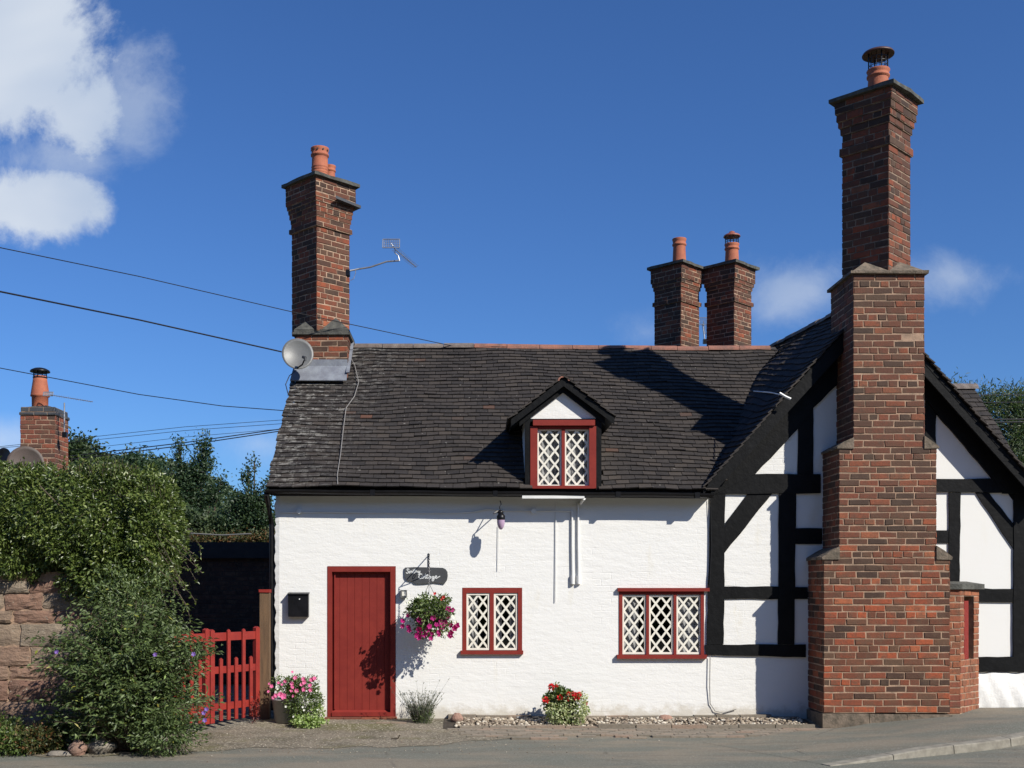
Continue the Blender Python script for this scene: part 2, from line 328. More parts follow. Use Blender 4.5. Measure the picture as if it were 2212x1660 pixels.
class MB:
    def __init__(s): s.v = []; s.f = []
    def add(s, vs, fs):
        n = len(s.v); s.v.extend([tuple(q) for q in vs]); s.f.extend([tuple(i+n for i in f) for f in fs]); return s
    def box(s, x0, x1, y0, y1, z0, z1, j=0):
        vs = [(x, y, z) for z in (z0, z1) for y in (y0, y1) for x in (x0, x1)]
        if j: vs = [tuple(c+random.uniform(-j, j) for c in q) for q in vs]
        return s.add(vs, [(0, 2, 3, 1), (4, 5, 7, 6), (0, 1, 5, 4), (2, 6, 7, 3), (0, 4, 6, 2), (1, 3, 7, 5)])
    def obox(s, a, b, w, h, up=Vector((0, 0, 1))):          # bar from a to b, w wide sideways, h along up
        a, b = Vector(a), Vector(b); d = (b-a).normalized(); sd = d.cross(up).normalized(); u = sd.cross(d)
        vs = [p+sd*i*w/2+u*k*h/2 for p in (a, b) for k in (-1, 1) for i in (-1, 1)]
        return s.add(vs, [(0, 2, 3, 1), (4, 5, 7, 6), (0, 1, 5, 4), (2, 6, 7, 3), (0, 4, 6, 2), (1, 3, 7, 5)])
    def prism(s, poly, dvec):                                # planar polygon of 3D points, extruded by a vector
        n = len(poly); d = Vector(dvec); vs = [Vector(p) for p in poly]; vs += [p+d for p in vs]
        return s.add(vs, [tuple(range(n))[::-1], tuple(range(n, 2*n))]+[(i, (i+1) % n, n+(i+1) % n, n+i) for i in range(n)])
    def tube(s, pts, r, n=6, cap=True):
        pts = [Vector(p) for p in pts]; rings = []; rr = r if isinstance(r, (list, tuple)) else [r]*len(pts)
        for i, p in enumerate(pts):
            d = (pts[min(i+1, len(pts)-1)]-pts[max(i-1, 0)]).normalized()
            a = Vector((0, 0, 1)) if abs(d.z) < .9 else Vector((1, 0, 0))
            x = d.cross(a).normalized(); y = d.cross(x)
            rings.append([p+(x*math.cos(q)+y*math.sin(q))*rr[i] for q in [2*math.pi*k/n for k in range(n)]])
        vs = [q for g in rings for q in g]; fs = []
        for i in range(len(pts)-1):
            for k in range(n): fs.append((i*n+k, i*n+(k+1) % n, (i+1)*n+(k+1) % n, (i+1)*n+k))
        if cap: fs += [tuple(range(n))[::-1], tuple(range((len(pts)-1)*n, len(pts)*n))]
        return s.add(vs, fs)
    def lathe(s, c, prof, n=24):                             # prof = [(radius, z)...] round a vertical axis at c
        vs = [(c[0]+r*math.cos(2*math.pi*k/n), c[1]+r*math.sin(2*math.pi*k/n), z) for r, z in prof for k in range(n)]
        fs = [(i*n+k, i*n+(k+1) % n, (i+1)*n+(k+1) % n, (i+1)*n+k) for i in range(len(prof)-1) for k in range(n)]
        return s.add(vs, fs)
    def ball(s, c, rx, ry, rz, seed=0, amp=.0, nu=12, nv=8):
        r = random.Random(seed); ph = [r.uniform(0, 6.28) for _ in range(6)]
        vs = []; 
        for j in range(1, nv):
            for i in range(nu):
                th = math.pi*j/nv; a = 2*math.pi*i/nu
                d = Vector((math.sin(th)*math.cos(a), math.sin(th)*math.sin(a), math.cos(th)))
                k = 1+amp*(math.sin(3*d.x+ph[0])+math.sin(4*d.y+ph[1])+math.sin(5*d.z+ph[2])+.5*math.sin(9*d.x+7*d.z+ph[3]))/2
                vs.append((c[0]+d.x*rx*k, c[1]+d.y*ry*k, c[2]+d.z*rz*k))
        top = len(vs); vs.append((c[0], c[1], c[2]+rz)); vs.append((c[0], c[1], c[2]-rz))
        fs = [(j*nu+i, (j+1)*nu+i, (j+1)*nu+(i+1) % nu, j*nu+(i+1) % nu) for j in range(nv-2) for i in range(nu)]
        fs += [(top, i, (i+1) % nu) for i in range(nu)]+[(top+1, (nv-2)*nu+(i+1) % nu, (nv-2)*nu+i) for i in range(nu)]
        return s.add(vs, fs)
    def build(s, name, mat, parent=None, smooth=False, **tags):
        me = bpy.data.meshes.new(name); me.from_pydata(s.v, [], s.f); me.update()
        me.materials.append(MATS[mat] if isinstance(mat, str) else mat)
        if smooth: me.polygons.foreach_set('use_smooth', [True]*len(me.polygons))
        o = bpy.data.objects.new(name, me); COL.objects.link(o); parent_to(o, parent)
        return tag(o, **tags)

def np_mesh(name, V, Fc, mat, parent=None, smooth=False):     # V (n,3), Fc (m,k) same-size faces
    me = bpy.data.meshes.new(name); k = Fc.shape[1]; m = len(Fc)
    me.vertices.add(len(V)); me.vertices.foreach_set('co', V.astype(np.float32).ravel())
    me.loops.add(m*k); me.loops.foreach_set('vertex_index', Fc.astype(np.int32).ravel())
    me.polygons.add(m); me.polygons.foreach_set('loop_start', np.arange(0, m*k, k, dtype=np.int32))
    me.polygons.foreach_set('loop_total', np.full(m, k, dtype=np.int32)) if False else None
    me.update(calc_edges=True); me.validate()
    me.materials.append(MATS[mat])
    o = bpy.data.objects.new(name, me); COL.objects.link(o); parent_to(o, parent); return o

def nrm(a): return a/np.maximum(np.linalg.norm(a, axis=1, keepdims=True), 1e-9)
def leaves(name, C, D, L, Wd, mat, parent=None, N=None, fold=.25, droop=.0):
    """one folded four-point leaf per row: C base, D direction, L length, Wd width"""
    n = len(C); D = nrm(D); R = rng.normal(size=(n, 3)) if N is None else N
    S = nrm(np.cross(D, R)); U = nrm(np.cross(S, D)); L = np.broadcast_to(L, n)[:, None]; Wd = np.broadcast_to(Wd, n)[:, None]
    V = np.empty((n, 4, 3)); mid = C+D*L*.45
    V[:, 0] = C; V[:, 1] = mid+S*Wd/2+U*Wd*fold; V[:, 2] = C+D*L-np.array([0, 0, 1.])*L*droop; V[:, 3] = mid-S*Wd/2+U*Wd*fold
    b = np.arange(n)[:, None]*4
    Fc = np.concatenate([b+np.array([[0, 1, 2]]), b+np.array([[0, 2, 3]])])
    return np_mesh(name, V.reshape(-1, 3), Fc, mat, parent)

# bricks -------------------------------------------------------------
def brick_rows(mbB, O, U, N, width, z0, z1, seed, course=.0815, L=.246, proud=.006, hdr=4, jit=.0045):
    r = random.Random(seed); n = max(1, round((z1-z0)/course)); ch = (z1-z0)/n
    U = Vector(U); N = Vector(N); O = Vector(O); base = int(z0/course)
    for k in range(n):
        kk = base+k; head = (kk % (hdr+1) == 0); ln = L/2 if head else L
        u = -((.5*L if kk % 2 else 0) + (L*.25 if head else 0))
        cuts = [0.0]
        while u < width:
            u += ln*r.uniform(.90, 1.10)
            if u > .05 and u < width-.05: cuts.append(u)
        cuts.append(width)
        zl = z0+k*ch+.0062+r.uniform(-.001, .0015); zh = z0+(k+1)*ch-.0062+r.uniform(-.0015, .001)
        for i in range(len(cuts)-1):
            a = cuts[i]+(.0062 if i else -proud+.001+max(0, r.gauss(0, .005))); b = cuts[i+1]-(.0062 if i < len(cuts)-2 else -proud+.001+max(0, r.gauss(0, .005)))
            p = proud+r.uniform(-.0035, .0035); ja = [r.uniform(-jit, jit) for _ in range(8)]
            if r.random() < .015: p -= .003
            c = .0055; ring = [(a+ja[0], zl+ja[1]), (b+ja[2], zl+ja[3]), (b+ja[4], zh+ja[5]), (a+ja[6], zh+ja[7])]
            cx = (a+b)/2; cz = (zl+zh)/2
            inn = [(x+(c if x < cx else -c), z+(c if z < cz else -c)) for x, z in ring]
            vs = [O+U*x+N*(-.004)+Vector((0, 0, z-O.z)) for x, z in ring]+[O+U*x+N*(p-.0045)+Vector((0, 0, z-O.z)) for x, z in ring]+[O+U*x+N*p+Vector((0, 0, z-O.z)) for x, z in inn]
            fs = []
            for q in (0, 4):
                fs += [(q+e, q+(e+1) % 4, q+4+(e+1) % 4, q+4+e) for e in range(4)]
            fs.append((8, 9, 10, 11)); mbB.add(vs, fs)
def brick_prism(mbB, mbM, pts, z0, z1, seed=0, sides=None, **kw):
    """pts counter-clockwise seen from above"""
    n = len(pts); mbM.prism([(x, y, z0) for x, y in pts], (0, 0, z1-z0))
    for i in range(n):
        if sides is not None and i not in sides: continue
        a = Vector((*pts[i], z0)); b = Vector((*pts[(i+1) % n], z0)); d = b-a; w = d.length; U = d/w
        brick_rows(mbB, a, U, Vector((U.y, -U.x, 0)), w, z0, z1, seed+i*17, **kw)
def diamond(cx, cy, h): return [(cx, cy-h), (cx+h, cy), (cx, cy+h), (cx-h, cy)]
def rect(x0, x1, y0, y1): return [(x0, y0), (x1, y0), (x1, y1), (x0, y1)]

# ------------------------------------------------------------------ ground, road, pavement
def sst(a, b, x):
    q = min(1, max(0, (x-a)/(b-a))); return q*q*(3-2*q)
KA, KB = Vector((3.55, 11.02)), Vector((6.35, 12.53))         # kerb line, dropping to nothing on the left
def kerb_side(x, y):                                          # >0 on the pavement side
    d = (KB-KA).normalized(); return (y-KA.y)*d.x-(x-KA.x)*d.y
def gz(x, y):
    z = -.05*sst(14.45, 13.85, y) if y > 13.0 else -.05
    z += .115*sst(4.4, 6.2, x)*sst(12.0, 13.3, y)
    return z
def gz_pave(x, y): return gz(x, y) + (.075*sst(3.55, 5.0, x)*sst(13.6, 12.6, y) if kerb_side(x, y) > 0 else 0)
def sheet(name, xs, ys, zf, mat, keep=None, **tags):
    mb = MB(); idx = {}
    for j in range(len(ys)-1):
        for i in range(len(xs)-1):
            cxy = ((xs[i]+xs[i+1])/2, (ys[j]+ys[j+1])/2)
            if keep and not keep(*cxy): continue
            q = []
            for a, b in ((i, j), (i+1, j), (i+1, j+1), (i, j+1)):
                if (a, b) not in idx: idx[(a, b)] = len(mb.v); mb.v.append((xs[a], ys[b], zf(xs[a], ys[b])))
                q.append(idx[(a, b)])
            mb.f.append(tuple(q))
    return mb.build(name, mat, None, smooth=True, **tags)
fx = list(np.linspace(-12, 12, 161)); fy = list(np.linspace(3, 15.2, 123))
sheet('ground', [-900, -300, -80, -30]+list(np.linspace(-20, 20, 81))+[30, 80, 300, 900], [-300, -80, -20, -5]+list(np.linspace(0, 30, 61))+[40, 60, 100, 200, 400, 1200], lambda x, y: gz(x, y)-.012-(.03 if kerb_side(x, y) > 0 and 2 < x < 12 and 9 < y < 14.4 else 0), 'grass_ground', kind='structure')
sheet('road', [-200, -60, -20]+fx+[20, 60, 200], [-30, -10]+fy, lambda x, y: gz(x, y)-.004, 'asphalt', kind='structure')
# driveway: worn tarmac in front of the gate and the door
def drive(x, y):
    w = .10*math.sin(x*2.1)+.06*math.sin(x*5.3+1)+.04*math.sin(x*11+2)
    front = 11.75+.22*(x+4)+w
    if x > -1.0: front = 12.35+.40*(x+1.0)+w
    return x > -8 and y > front and x < 2.1 and y < 19.5
sheet('driveway', list(np.linspace(-8, 2.2, 340)), list(np.linspace(11.3, 14.65, 140))+list(np.linspace(14.9, 19.5, 12)), gz, 'old_tarmac', drive, kind='structure')
# pavement with its kerb
mb = MB(); d2 = (KB-KA).normalized(); nn2 = Vector((-d2.y, d2.x))
S = [i*.25 for i in range(0, 60)]; T = [.13+.12*i for i in range(16)]; 
def kp(s, o):
    q = KA+d2*s+nn2*o; return q
vs = []; 
for s_ in S:
    for o_ in T:
        q = kp(s_, o_); lift = .080*sst(0, 1.7, s_)*(1-.55*sst(.2, 1.7, o_)); vs.append((q.x, q.y, gz(q.x, q.y)-.002+lift))
nT = len(T)
mb.add(vs, [(i*nT+j, (i+1)*nT+j, (i+1)*nT+j+1, i*nT+j+1) for i in range(len(S)-1) for j in range(nT-1)])
mb.build('pavement', 'asphalt', None, True, kind='structure')
mb = MB(); ks = [-.02, .85, 1.75, 2.66, 3.57, 4.48, 5.4, 6.3, 7.2, 8.1, 9, 10, 11, 12, 13, 14]
for i in range(len(ks)-1):
    a, b = ks[i]+.006, ks[i+1]-.006
    for lo, hi in ((a, (a+b)/2), ((a+b)/2, b)):
        ring = []
        for s_ in (lo, hi):
            top = .085*sst(-.2, 1.7, s_)
            for o_, zz in ((0, -.06), (.012, top-.012), (.022, top), (.135, top+.002), (.135, -.06)):
                q = kp(s_, o_); ring.append((q.x, q.y, gz(q.x, q.y)+zz))
        mb.add(ring, [(k, k+1, k+6, k+5) for k in range(4)]+[(0, 1, 2, 3, 4), (9, 8, 7, 6, 5)])
mb.build('kerb', 'kerb', None, kind='structure')
# brick paving strip along the gravel bed, its edging and the gravel
mb = MB(); rr = random.Random(3)
def yedge(x): return 13.93+.012*math.sin(x*2)-.008*x
for row in range(11):
    x = -.25+(row % 2)*.1+.04*row
    while x < 4.28 if row < 7 else x < 2.6:
        y0 = yedge(x)-.03-(row+1)*.107; zz = gz(x, y0)+.003+rr.uniform(-.003, .004); w = .215
        if row > 5 and rr.random() < .25*(row-5): x += w; continue
        c = [(x+.004, y0+.004), (x+w-.004, y0+.004), (x+w-.004, y0+.103), (x+.004, y0+.103)]
        mb.add([(a, b2, zz+rr.uniform(-.002, .002)+.010) for a, b2 in c]+[(a, b2, zz-.03) for a, b2 in c], [(0, 1, 2, 3), (4, 5, 1, 0), (5, 6, 2, 1), (6, 7, 3, 2), (7, 4, 0, 3)])
        x += w
mb.build('brick_paving', 'paver', None, kind='structure')
mb = MB(); x = -.1
while x < 4.25:
    w = rr.uniform(.36, .5)
    y0 = yedge(x)-.02; hgt = .035 if x < 1.5 else .055
    mb.box(x+.006, x+w-.006, y0-.02, y0+.045, gz(x, y0)-.05, gz(x, y0)+hgt+rr.uniform(-.006, .006), .004); x += w
mb.build('edging', 'paver', None, kind='structure')
mb = MB(); x = -.25
while x < 4.2:
    w = rr.uniform(.2, .45)
    mb.box(x+.005, x+w-.005, YW-.10, YW+.02, -.09, .045+rr.uniform(-.015, .012), .006); x += w
mb.build('plinth_course', 'paver', None, kind='structure')
sheet('flower_bed', list(np.linspace(-.3, 4.3, 40)), list(np.linspace(13.9, 14.6, 8)), lambda x, y: gz(x, y)+.004, 'dark_soil', kind='structure')
mb = MB()
for i in range(2300):
    x = rr.uniform(-.15, 4.22); y = rr.uniform(yedge(x)+.03, YW-.12); q = rr.uniform(.009, .021)
    if i > 2000: q = rr.uniform(.015, .028)
    mb.ball((x, y, gz(x, y)+.004+q*.5+rr.uniform(0, .012)), q*rr.uniform(.9, 1.4), q, q*.75, i, .12, 7, 5)
mb.build('gravel', 'pebble', None, True, label='bed of rounded buff pebbles along the foot of the white wall', category='gravel', kind='stuff')
mb = MB()
for i in range(700):                                          # loose grit lying on the old tarmac and the road
    x = rr.gauss(-1.6, 1.4); y = rr.uniform(11.9, 14.2); q = rr.uniform(.003, .007)
    if i % 11 == 0: x, y, q = rr.uniform(-3, 6), rr.uniform(10.5, 13), rr.uniform(.003, .007)
    if x < -5 or x > 6: continue
    mb.ball((x, y, gz_pave(x, y)+q*.4), q*1.3, q, q*.7, i, .1, 5, 4)
mb.build('loose_grit', 'pebble', None, True, label='loose pale grit scattered over the worn tarmac in front of the door', category='grit', kind='stuff')

# ------------------------------------------------------------------ the cottage
cot = thing('cottage', 'white painted cottage with black timber framed gable, dark tiled roof and tall diagonal brick chimneys', 'cottage', (1.5, YW, 0))

def wall_grid(mb, x0, x1, z0, z1, y, holes, thick, topf=None):
    """front sheet with real openings and their reveals"""
    xs = sorted({x0, x1, *[h[0] for h in holes], *[h[1] for h in holes]}); zs = sorted({z0, z1, *[h[2] for h in holes], *[h[3] for h in holes]})
    for i in range(len(xs)-1):
        for j in range(len(zs)-1):
            cx, cz = (xs[i]+xs[i+1])/2, (zs[j]+zs[j+1])/2
            if any(h[0] < cx < h[1] and h[2] < cz < h[3] for h in holes): continue
            mb.add([(xs[i], y, zs[j]), (xs[i+1], y, zs[j]), (xs[i+1], y, zs[j+1]), (xs[i], y, zs[j+1])], [(0, 1, 2, 3)])
    for a, b, c, d in holes:
        mb.add([(a, y, c), (b, y, c), (b, y, d), (a, y, d), (a, y+thick, c), (b, y+thick, c), (b, y+thick, d), (a, y+thick, d)], [(0, 4, 5, 1), (1, 5, 6, 2), (2, 6, 7, 3), (3, 7, 4, 0)])
def hole(px0, px1, py0, py1): return (X(px0, YW), X(px1, YW), Z(py1, YW), Z(py0, YW))
H_door = hole(707, 855, 1223, 1548); H_w1 = hole(998.5, 1128, 1269.5, 1405); H_w2 = hole(1337, 1521, 1277, 1414)
XL, XR, ZT = X(593, YW), X(1536, YW), 2.90
mb = MB(); wall_grid(mb, XL+.06, XR, -.1, ZT, YW, [H_door, H_w1, H_w2], .16)
# uneven left corner of rubble stone under the paint
rc = random.Random(5); z = -.1; prev = rc.uniform(0, .02)
while z < ZT:
    h = rc.uniform(.03, .07); nx = rc.uniform(-.004, .022); z2 = min(z+h, ZT)
    mb.add([(XL+prev, YW+.012, z), (XL+.06, YW, z), (XL+.06, YW, z2), (XL+nx, YW+.012, z2), (XL+prev+.01, YW+.3, z), (XL+nx+.01, YW+.3, z2)], [(0, 1, 2, 3), (4, 0, 3, 5)])
    prev = nx; z = z2
mb.build('wall', 'whitewash', cot)
# gable end, back wall, floor
YR, ZR, ZE, YE = 17.37, 5.382, 2.955, 14.34
mb = MB()
mb.prism([(XL+.03, YW+.29, -.1), (XL+.03, 19.7, -.1), (XL+.03, 19.7, 2.85), (XL+.03, YR, 5.22), (XL+.03, YW+.29, 3.02)], (.25, 0, 0))
mb.box(XL+.3, 3.1, 19.5, 19.75, -.1, 2.85)
mb.build('end_wall', 'whitewash', cot)
mb = MB(); mb.box(XL+.3, 7.0, YW+.17, 19.4, -.02, .02); mb.box(XL+.3, 4.6, 15.9, 15.95, .02, 2.9); mb.box(XL+.3, 3.3, 14.9, 19.4, 2.72, 2.76)
mb.build('interior', 'dark_room', cot)

# door -------------------------------------------------------------
dx0, dx1, dz0, dz1 = H_door
door = MB(); fw = X(717, YW)-X(707, YW); yd = YW+.066
n = 8; pw = (X(840, YW)-X(717, YW)+.06)/n
for i in range(n):
    a = dx0+fw-.003+i*(dx1-dx0-2*fw+.006)/n; b_ = a+(dx1-dx0-2*fw+.006)/n
    door.add([(a+.0025, yd, dz0+.07), (b_-.0025, yd, dz0+.07), (b_-.0025, yd, dz1-fw), (a+.0025, yd, dz1-fw), (a, yd+.006, dz0+.07), (b_, yd+.006, dz0+.07), (b_, yd+.006, dz1-fw), (a, yd+.006, dz1-fw)], [(0, 1, 2, 3), (4, 0, 3, 7), (1, 5, 6, 2)])
door.box(dx0+fw, dx1-fw, yd+.006, yd+.045, dz0+.03, dz1-fw)
dobj = door.build('door', 'red_paint', cot, label='red boarded front door')
mb = MB()
mb.box(dx0+.002, dx0+fw, YW-.006, YW+.12, dz0, dz1-.002); mb.box(dx1-fw*1.15, dx1-.002, YW-.006, YW+.12, dz0, dz1-.002)
mb.box(dx0+fw, dx1-fw*1.15, YW-.004, YW+.12, dz1-fw*1.2, dz1-.002)
mb.box(dx0+fw+.025, dx0+fw+.04, yd-.03, yd+.02, dz0+.09, dz1-fw*1.2); mb.box(dx1-fw*1.15-.012, dx1-fw*1.15, yd-.05, yd, dz0+.09, dz1-fw*1.2)
mb.box(dx0+fw, dx1-fw*1.15, yd-.012, yd, dz1-fw*1.2-.018, dz1-fw*1.2)
mb.build('door_frame', 'red_paint', dobj)
mb = MB(); mb.box(dx0+fw, dx1-fw*1.15, YW-.02, yd+.01, dz0+.005, dz0+.055); mb.prism([(dx0+fw, YW+.03, dz0+.055), (dx0+fw, yd, dz0+.055), (dx0+fw, yd, dz0+.078)], (dx1-dx0-2*fw, 0, 0))
mb.build('weather_board', 'red_paint', dobj)
mb = MB(); mb.box(X(725, YW), X(725, YW)+.014, yd-.012, yd, .9, 1.0)
x = dx0-.02
for w in (.24, .23, .24, .22): mb.box(x, x+w-.008, YW-.11, YW+.1, -.06, dz0-.002, .004); x += w
mb2 = MB(); x = X(748, 14.3)
for w in (.18, .2, .19, .2, .2): mb2.box(x, x+w-.008, 14.2, 14.47, -.09, -.01, .005); x += w
mb.v = mb.v[8:]; mb.f = [tuple(i-8 for i in f) for f in mb.f[6:]]
mb.build('threshold', 'brick_far', cot); mb2.build('doorstep', 'paver', cot)

# windows ------------------------------------------------------------
def lattice(mb, x0, x1, z0, z1, y, nx, nz, w=.0255, t=.012):
    dw = (x1-x0)/nx; dh = (z1-z0)/nz; ln = math.hypot(dw, dh)
    for sgn in (1, -1):
        for k in range(-nz-nx, nz+nx+1):
            # line x = x0 + s*dw, z = zc + sgn*s*dh
            zc = z0+k*dh
            pts = []
            s0, s1 = 0, nx
            za, zb = zc, zc+sgn*nx*dh
            if sgn > 0:
                lo = max(0, (z0-zc)/dh); hi = min(nx, (z1-zc)/dh)
            else:
                lo = max(0, (zc-z1)/dh); hi = min(nx, (zc-z0)/dh)
            if hi-lo < .06: continue
            a = Vector((x0+lo*dw, y+(.001 if sgn > 0 else 0), zc+sgn*lo*dh)); b = Vector((x0+hi*dw, y+(.001 if sgn > 0 else 0), zc+sgn*hi*dh))
            mb.obox(a, b, w, t, up=Vector((0, 1, 0)))
def casement(win, x0, x1, z0, z1, y, nx=2, nz=4, fw=.026):
    fr = MB(); fr.box(x0, x0+fw, y-.012, y+.02, z0, z1); fr.box(x1-fw, x1, y-.012, y+.02, z0, z1)
    fr.box(x0+fw, x1-fw, y-.011, y+.02, z0, z0+fw); fr.box(x0+fw, x1-fw, y-.011, y+.02, z1-fw, z1)
    fr.build('casement', 'cream_paint', win)
    l = MB(); lattice(l, x0+fw-.002, x1-fw+.002, z0+fw-.002, z1-fw+.002, y+.002, nx, nz); l.build('lattice', 'cream_paint', win)
    g = MB(); g.add([(x0+fw, y+.013, z0+fw), (x1-fw, y+.013, z0+fw), (x1-fw, y+.013, z1-fw), (x0+fw, y+.013, z1-fw)], [(0, 1, 2, 3)]); g.build('pane', 'glass', win)
def curtain(win, x0, x1, z0, z1, y, seed=0):
    n = 48; vs = []
    for i in range(n+1):
        x = x0+(x1-x0)*i/n; d = .009*math.sin(x*105+seed)+.004*math.sin(x*47)
        vs += [(x, y+d, z0), (x, y+d*.7, z1)]
    MB().add(vs, [(2*i, 2*i+2, 2*i+3, 2*i+1) for i in range(n)]).build('curtain', 'curtain', win)
# two-light window
x0, x1, z0, z1 = H_w1
mb = MB(); fwx = X(1007, YW)-X(999, YW)
mb.box(x0+.002, x0+.055, YW-.004, YW+.09, z0, z1-.002); mb.box(x1-.055, x1-.002, YW-.004, YW+.09, z0, z1-.002); mb.box(x0+.055, x1-.055, YW-.002, YW+.09, z1-.068, z1-.002)
xm = (X(1058, YW)+X(1067, YW))/2; mb.box(xm-.026, xm+.026, YW-.001, YW+.09, z0, z1-.068)
w1 = mb.build('window', 'red_paint', cot, label='two light window with white diamond lattice')
mb = MB(); mb.box(x0-.02, x1+.012, YW-.05, YW+.09, z0-.048, z0); mb.build('sill', 'red_paint', w1)
casement(w1, x0+.055, xm-.026, z0+.004, z1-.07, YW+.022); casement(w1, xm+.026, x1-.055, z0+.004, z1-.07, YW+.022)
curtain(w1, x0+.0, x0+.20, z0, z1, YW+.075); curtain(w1, x1-.42, x1-.26, z0, z1, YW+.12, 2); curtain(w1, x1-.16, x1, z0, z1, YW+.075, 2)
# three-light window
x0, x1, z0, z1 = H_w2
mb = MB(); mb.box(x0+.002, x0+.045, YW-.010, YW+.09, z0, z1-.002); mb.box(x1-.045, x1-.002, YW-.010, YW+.09, z0, z1-.002); mb.box(x0+.045, x1-.045, YW-.004, YW+.09, z1-.045, z1-.002)
ca = [(1344, 1396.5), (1401.5, 1455.5), (1461, 1515.5)]
for q in (1399, 1458.2): mb.box(X(q, YW)-.018, X(q, YW)+.018, YW-.008, YW+.09, z0, z1-.045)
w2 = mb.build('window', 'red_paint', cot, label='three light window beside the black corner post')
mb = MB(); mb.box(x0-.03, x1+.025, YW-.055, YW+.09, z0-.05, z0); mb.build('sill', 'red_paint', w2)
mb = MB(); mb.box(x0-.02, X(1531, YW), YW-.05, YW-.001, z1-.002, z1+.042); mb.build('lintel', 'red_paint', w2)
for a, b_ in ca: casement(w2, X(a, YW), X(b_, YW), z0+.004, z1-.047, YW+.022)
curtain(w2, x0, x0+.26, z0, z1, YW+.075); curtain(w2, x1-.42, x1, z0, z1, YW+.075, 1)

# main roof ------------------------------------------------------------
SL = math.hypot(YR-YE, ZR-ZE); SA = Vector((0, YR-YE, ZR-ZE)).normalized(); SN = Vector((0, -SA.z, SA.y))
def main_roof(u, v):
    q = v/SL
    sag = .022*math.sin(u*1.1+.5)*math.sin(q*3.14)+.010*math.sin(u*3.1+v*1.7)+.006*math.sin(u*6.3+v*3.1)
    zr = .018*math.sin(u*.9+1)-.006*(u+2.5)
    return Vector((u, YE, ZE))+SA*v+SN*sag+Vector((0, 0, (1-q)*(-.008*(u+2.5))+zr*q*.6))
def slope_tiles(mb, Sf, N, u0, u1, vlen, gauge, tw, seed, skip=None, lift=.026, thick=.017, ends=None):
    r = random.Random(seed); n = int(round(vlen/gauge)); g = vlen/n
    for j in range(n):
        a0, a1 = (u0, u1) if ends is None else ends((j+.5)*g)
        u = a0-(tw/2 if j % 2 else 0)+r.uniform(-.01, .01); wob = r.uniform(0, 6)
        while u < a1:
            w = tw*r.uniform(.97, 1.03); ua, ub = max(u, a0+r.uniform(-.01, .01)), min(u+w, a1+r.uniform(-.01, .01)); u += w
            if ub-ua < .03: continue
            v0 = j*g+r.uniform(-.004, .004)+.009*math.sin(ua*2.3+wob)+.004*math.sin(ua*7+wob*3); v1 = v0+g*1.35
            c = Sf((ua+ub)/2, v0)
            if skip and skip(c): continue
            k = r.uniform(0, .005)+(.008 if r.random() < .04 else 0); tl = r.uniform(-.003, .003)
            j2 = r.uniform(-.004, .004); A, B, C, D = Sf(ua+.003, v0+j2), Sf(ub-.003, v0-j2), Sf(ub-.003, v1), Sf(ua+.003, v1)
            lo = N*(lift+k); hi = N*.006
            top = [A+lo+N*tl, B+lo-N*tl, C+hi, D+hi]; bot = [p-N*thick for p in top]
            mb.add(top+bot, [(0, 1, 2, 3), (4, 5, 1, 0), (5, 6, 2, 1), (7, 4, 0, 3), (4, 7, 6, 5)])
EL, ER = (2.98, 2.96), (7.33, 2.86)
DX0, DX1, DY = X(1134, 14.40), X(1299, 14.40), 14.40          # dormer cheeks and face
def in_dormer(p): return (DX0+.03 < p.x < DX1-.03 and p.z < 3.95) or p.x > EL[0]+.22+(p.z-2.95)/1.10
mb = MB(); slope_tiles(mb, main_roof, SN, X(574, YE), 4.75, SL, .1035, .168, 21, in_dormer, ends=lambda v: (X(574, YE)-.03*v/SL+.008*math.sin(v*9), 4.75))
roof = mb.build('roof', 'roof_tile', cot)
mb = MB()                                                     # boarding under the tiles, and the rear slope
for a, b_ in ((XL+.02, DX0+.02), (DX1-.02, 3.0)):
    mb.prism([Vector((a, YE+.05, ZE-.06)), Vector((a, YR, ZR-.05)), Vector((a, YR, ZR-.10)), Vector((a, YE+.05, ZE-.11))], (b_-a, 0, 0))
mb.prism([Vector((DX0, YE+1.3, ZE+1.07)), Vector((DX0, YR, ZR-.05)), Vector((DX0, YR, ZR-.10)), Vector((DX0, YE+1.3, ZE+1.02))], (DX1-DX0, 0, 0))
mb.prism([Vector((3.0, 15.5, ZE+1.16*.80-.06)), Vector((3.0, YR, ZR-.06)), Vector((3.0, YR, ZR-.11)), Vector((3.0, 15.5, ZE+1.16*.80-.11))], (.75, 0, 0))
mb.prism([Vector((XL-.05, YR, ZR)), Vector((XL-.05, 19.95, 2.75)), Vector((XL-.05, 19.95, 2.68)), Vector((XL-.05, YR, ZR-.06))], (6.9, 0, 0))
mb.build('rear_slope', 'roof_tile_wing', roof)
def ridge_tiles(mb, a, b, r_, ln, seed, n=9, up=0.0):
    rr = random.Random(seed); a, b = Vector(a), Vector(b); d = b-a; L = d.length; d /= L; k = max(1, int(L/ln)); sd = Vector((d.y, -d.x, 0)).normalized()
    for i in range(k):
        p, q = a+d*(i*L/k+.004), a+d*((i+1)*L/k-.004); rad = r_*rr.uniform(.95, 1.05); dz = rr.uniform(-.006, .006)
        vs = []
        for pt in (p, q):
            for R in (rad, rad-.02):
                for m_ in range(n):
                    an = math.pi*(m_/(n-1)); vs.append(pt+sd*math.cos(an)*R*1.05+Vector((0, 0, math.sin(an)*R*.85+dz+up)))
        fs = [(m_, m_+1, 2*n+m_+1, 2*n+m_) for m_ in range(n-1)]+[(m_, n+m_, n+m_+1, m_+1) for m_ in range(n-1)]+[(2*n+m_, 2*n+m_+1, 3*n+m_+1, 3*n+m_) for m_ in range(n-1)]
        mb.add(vs, fs)
def rz(u): return main_roof(u, SL)
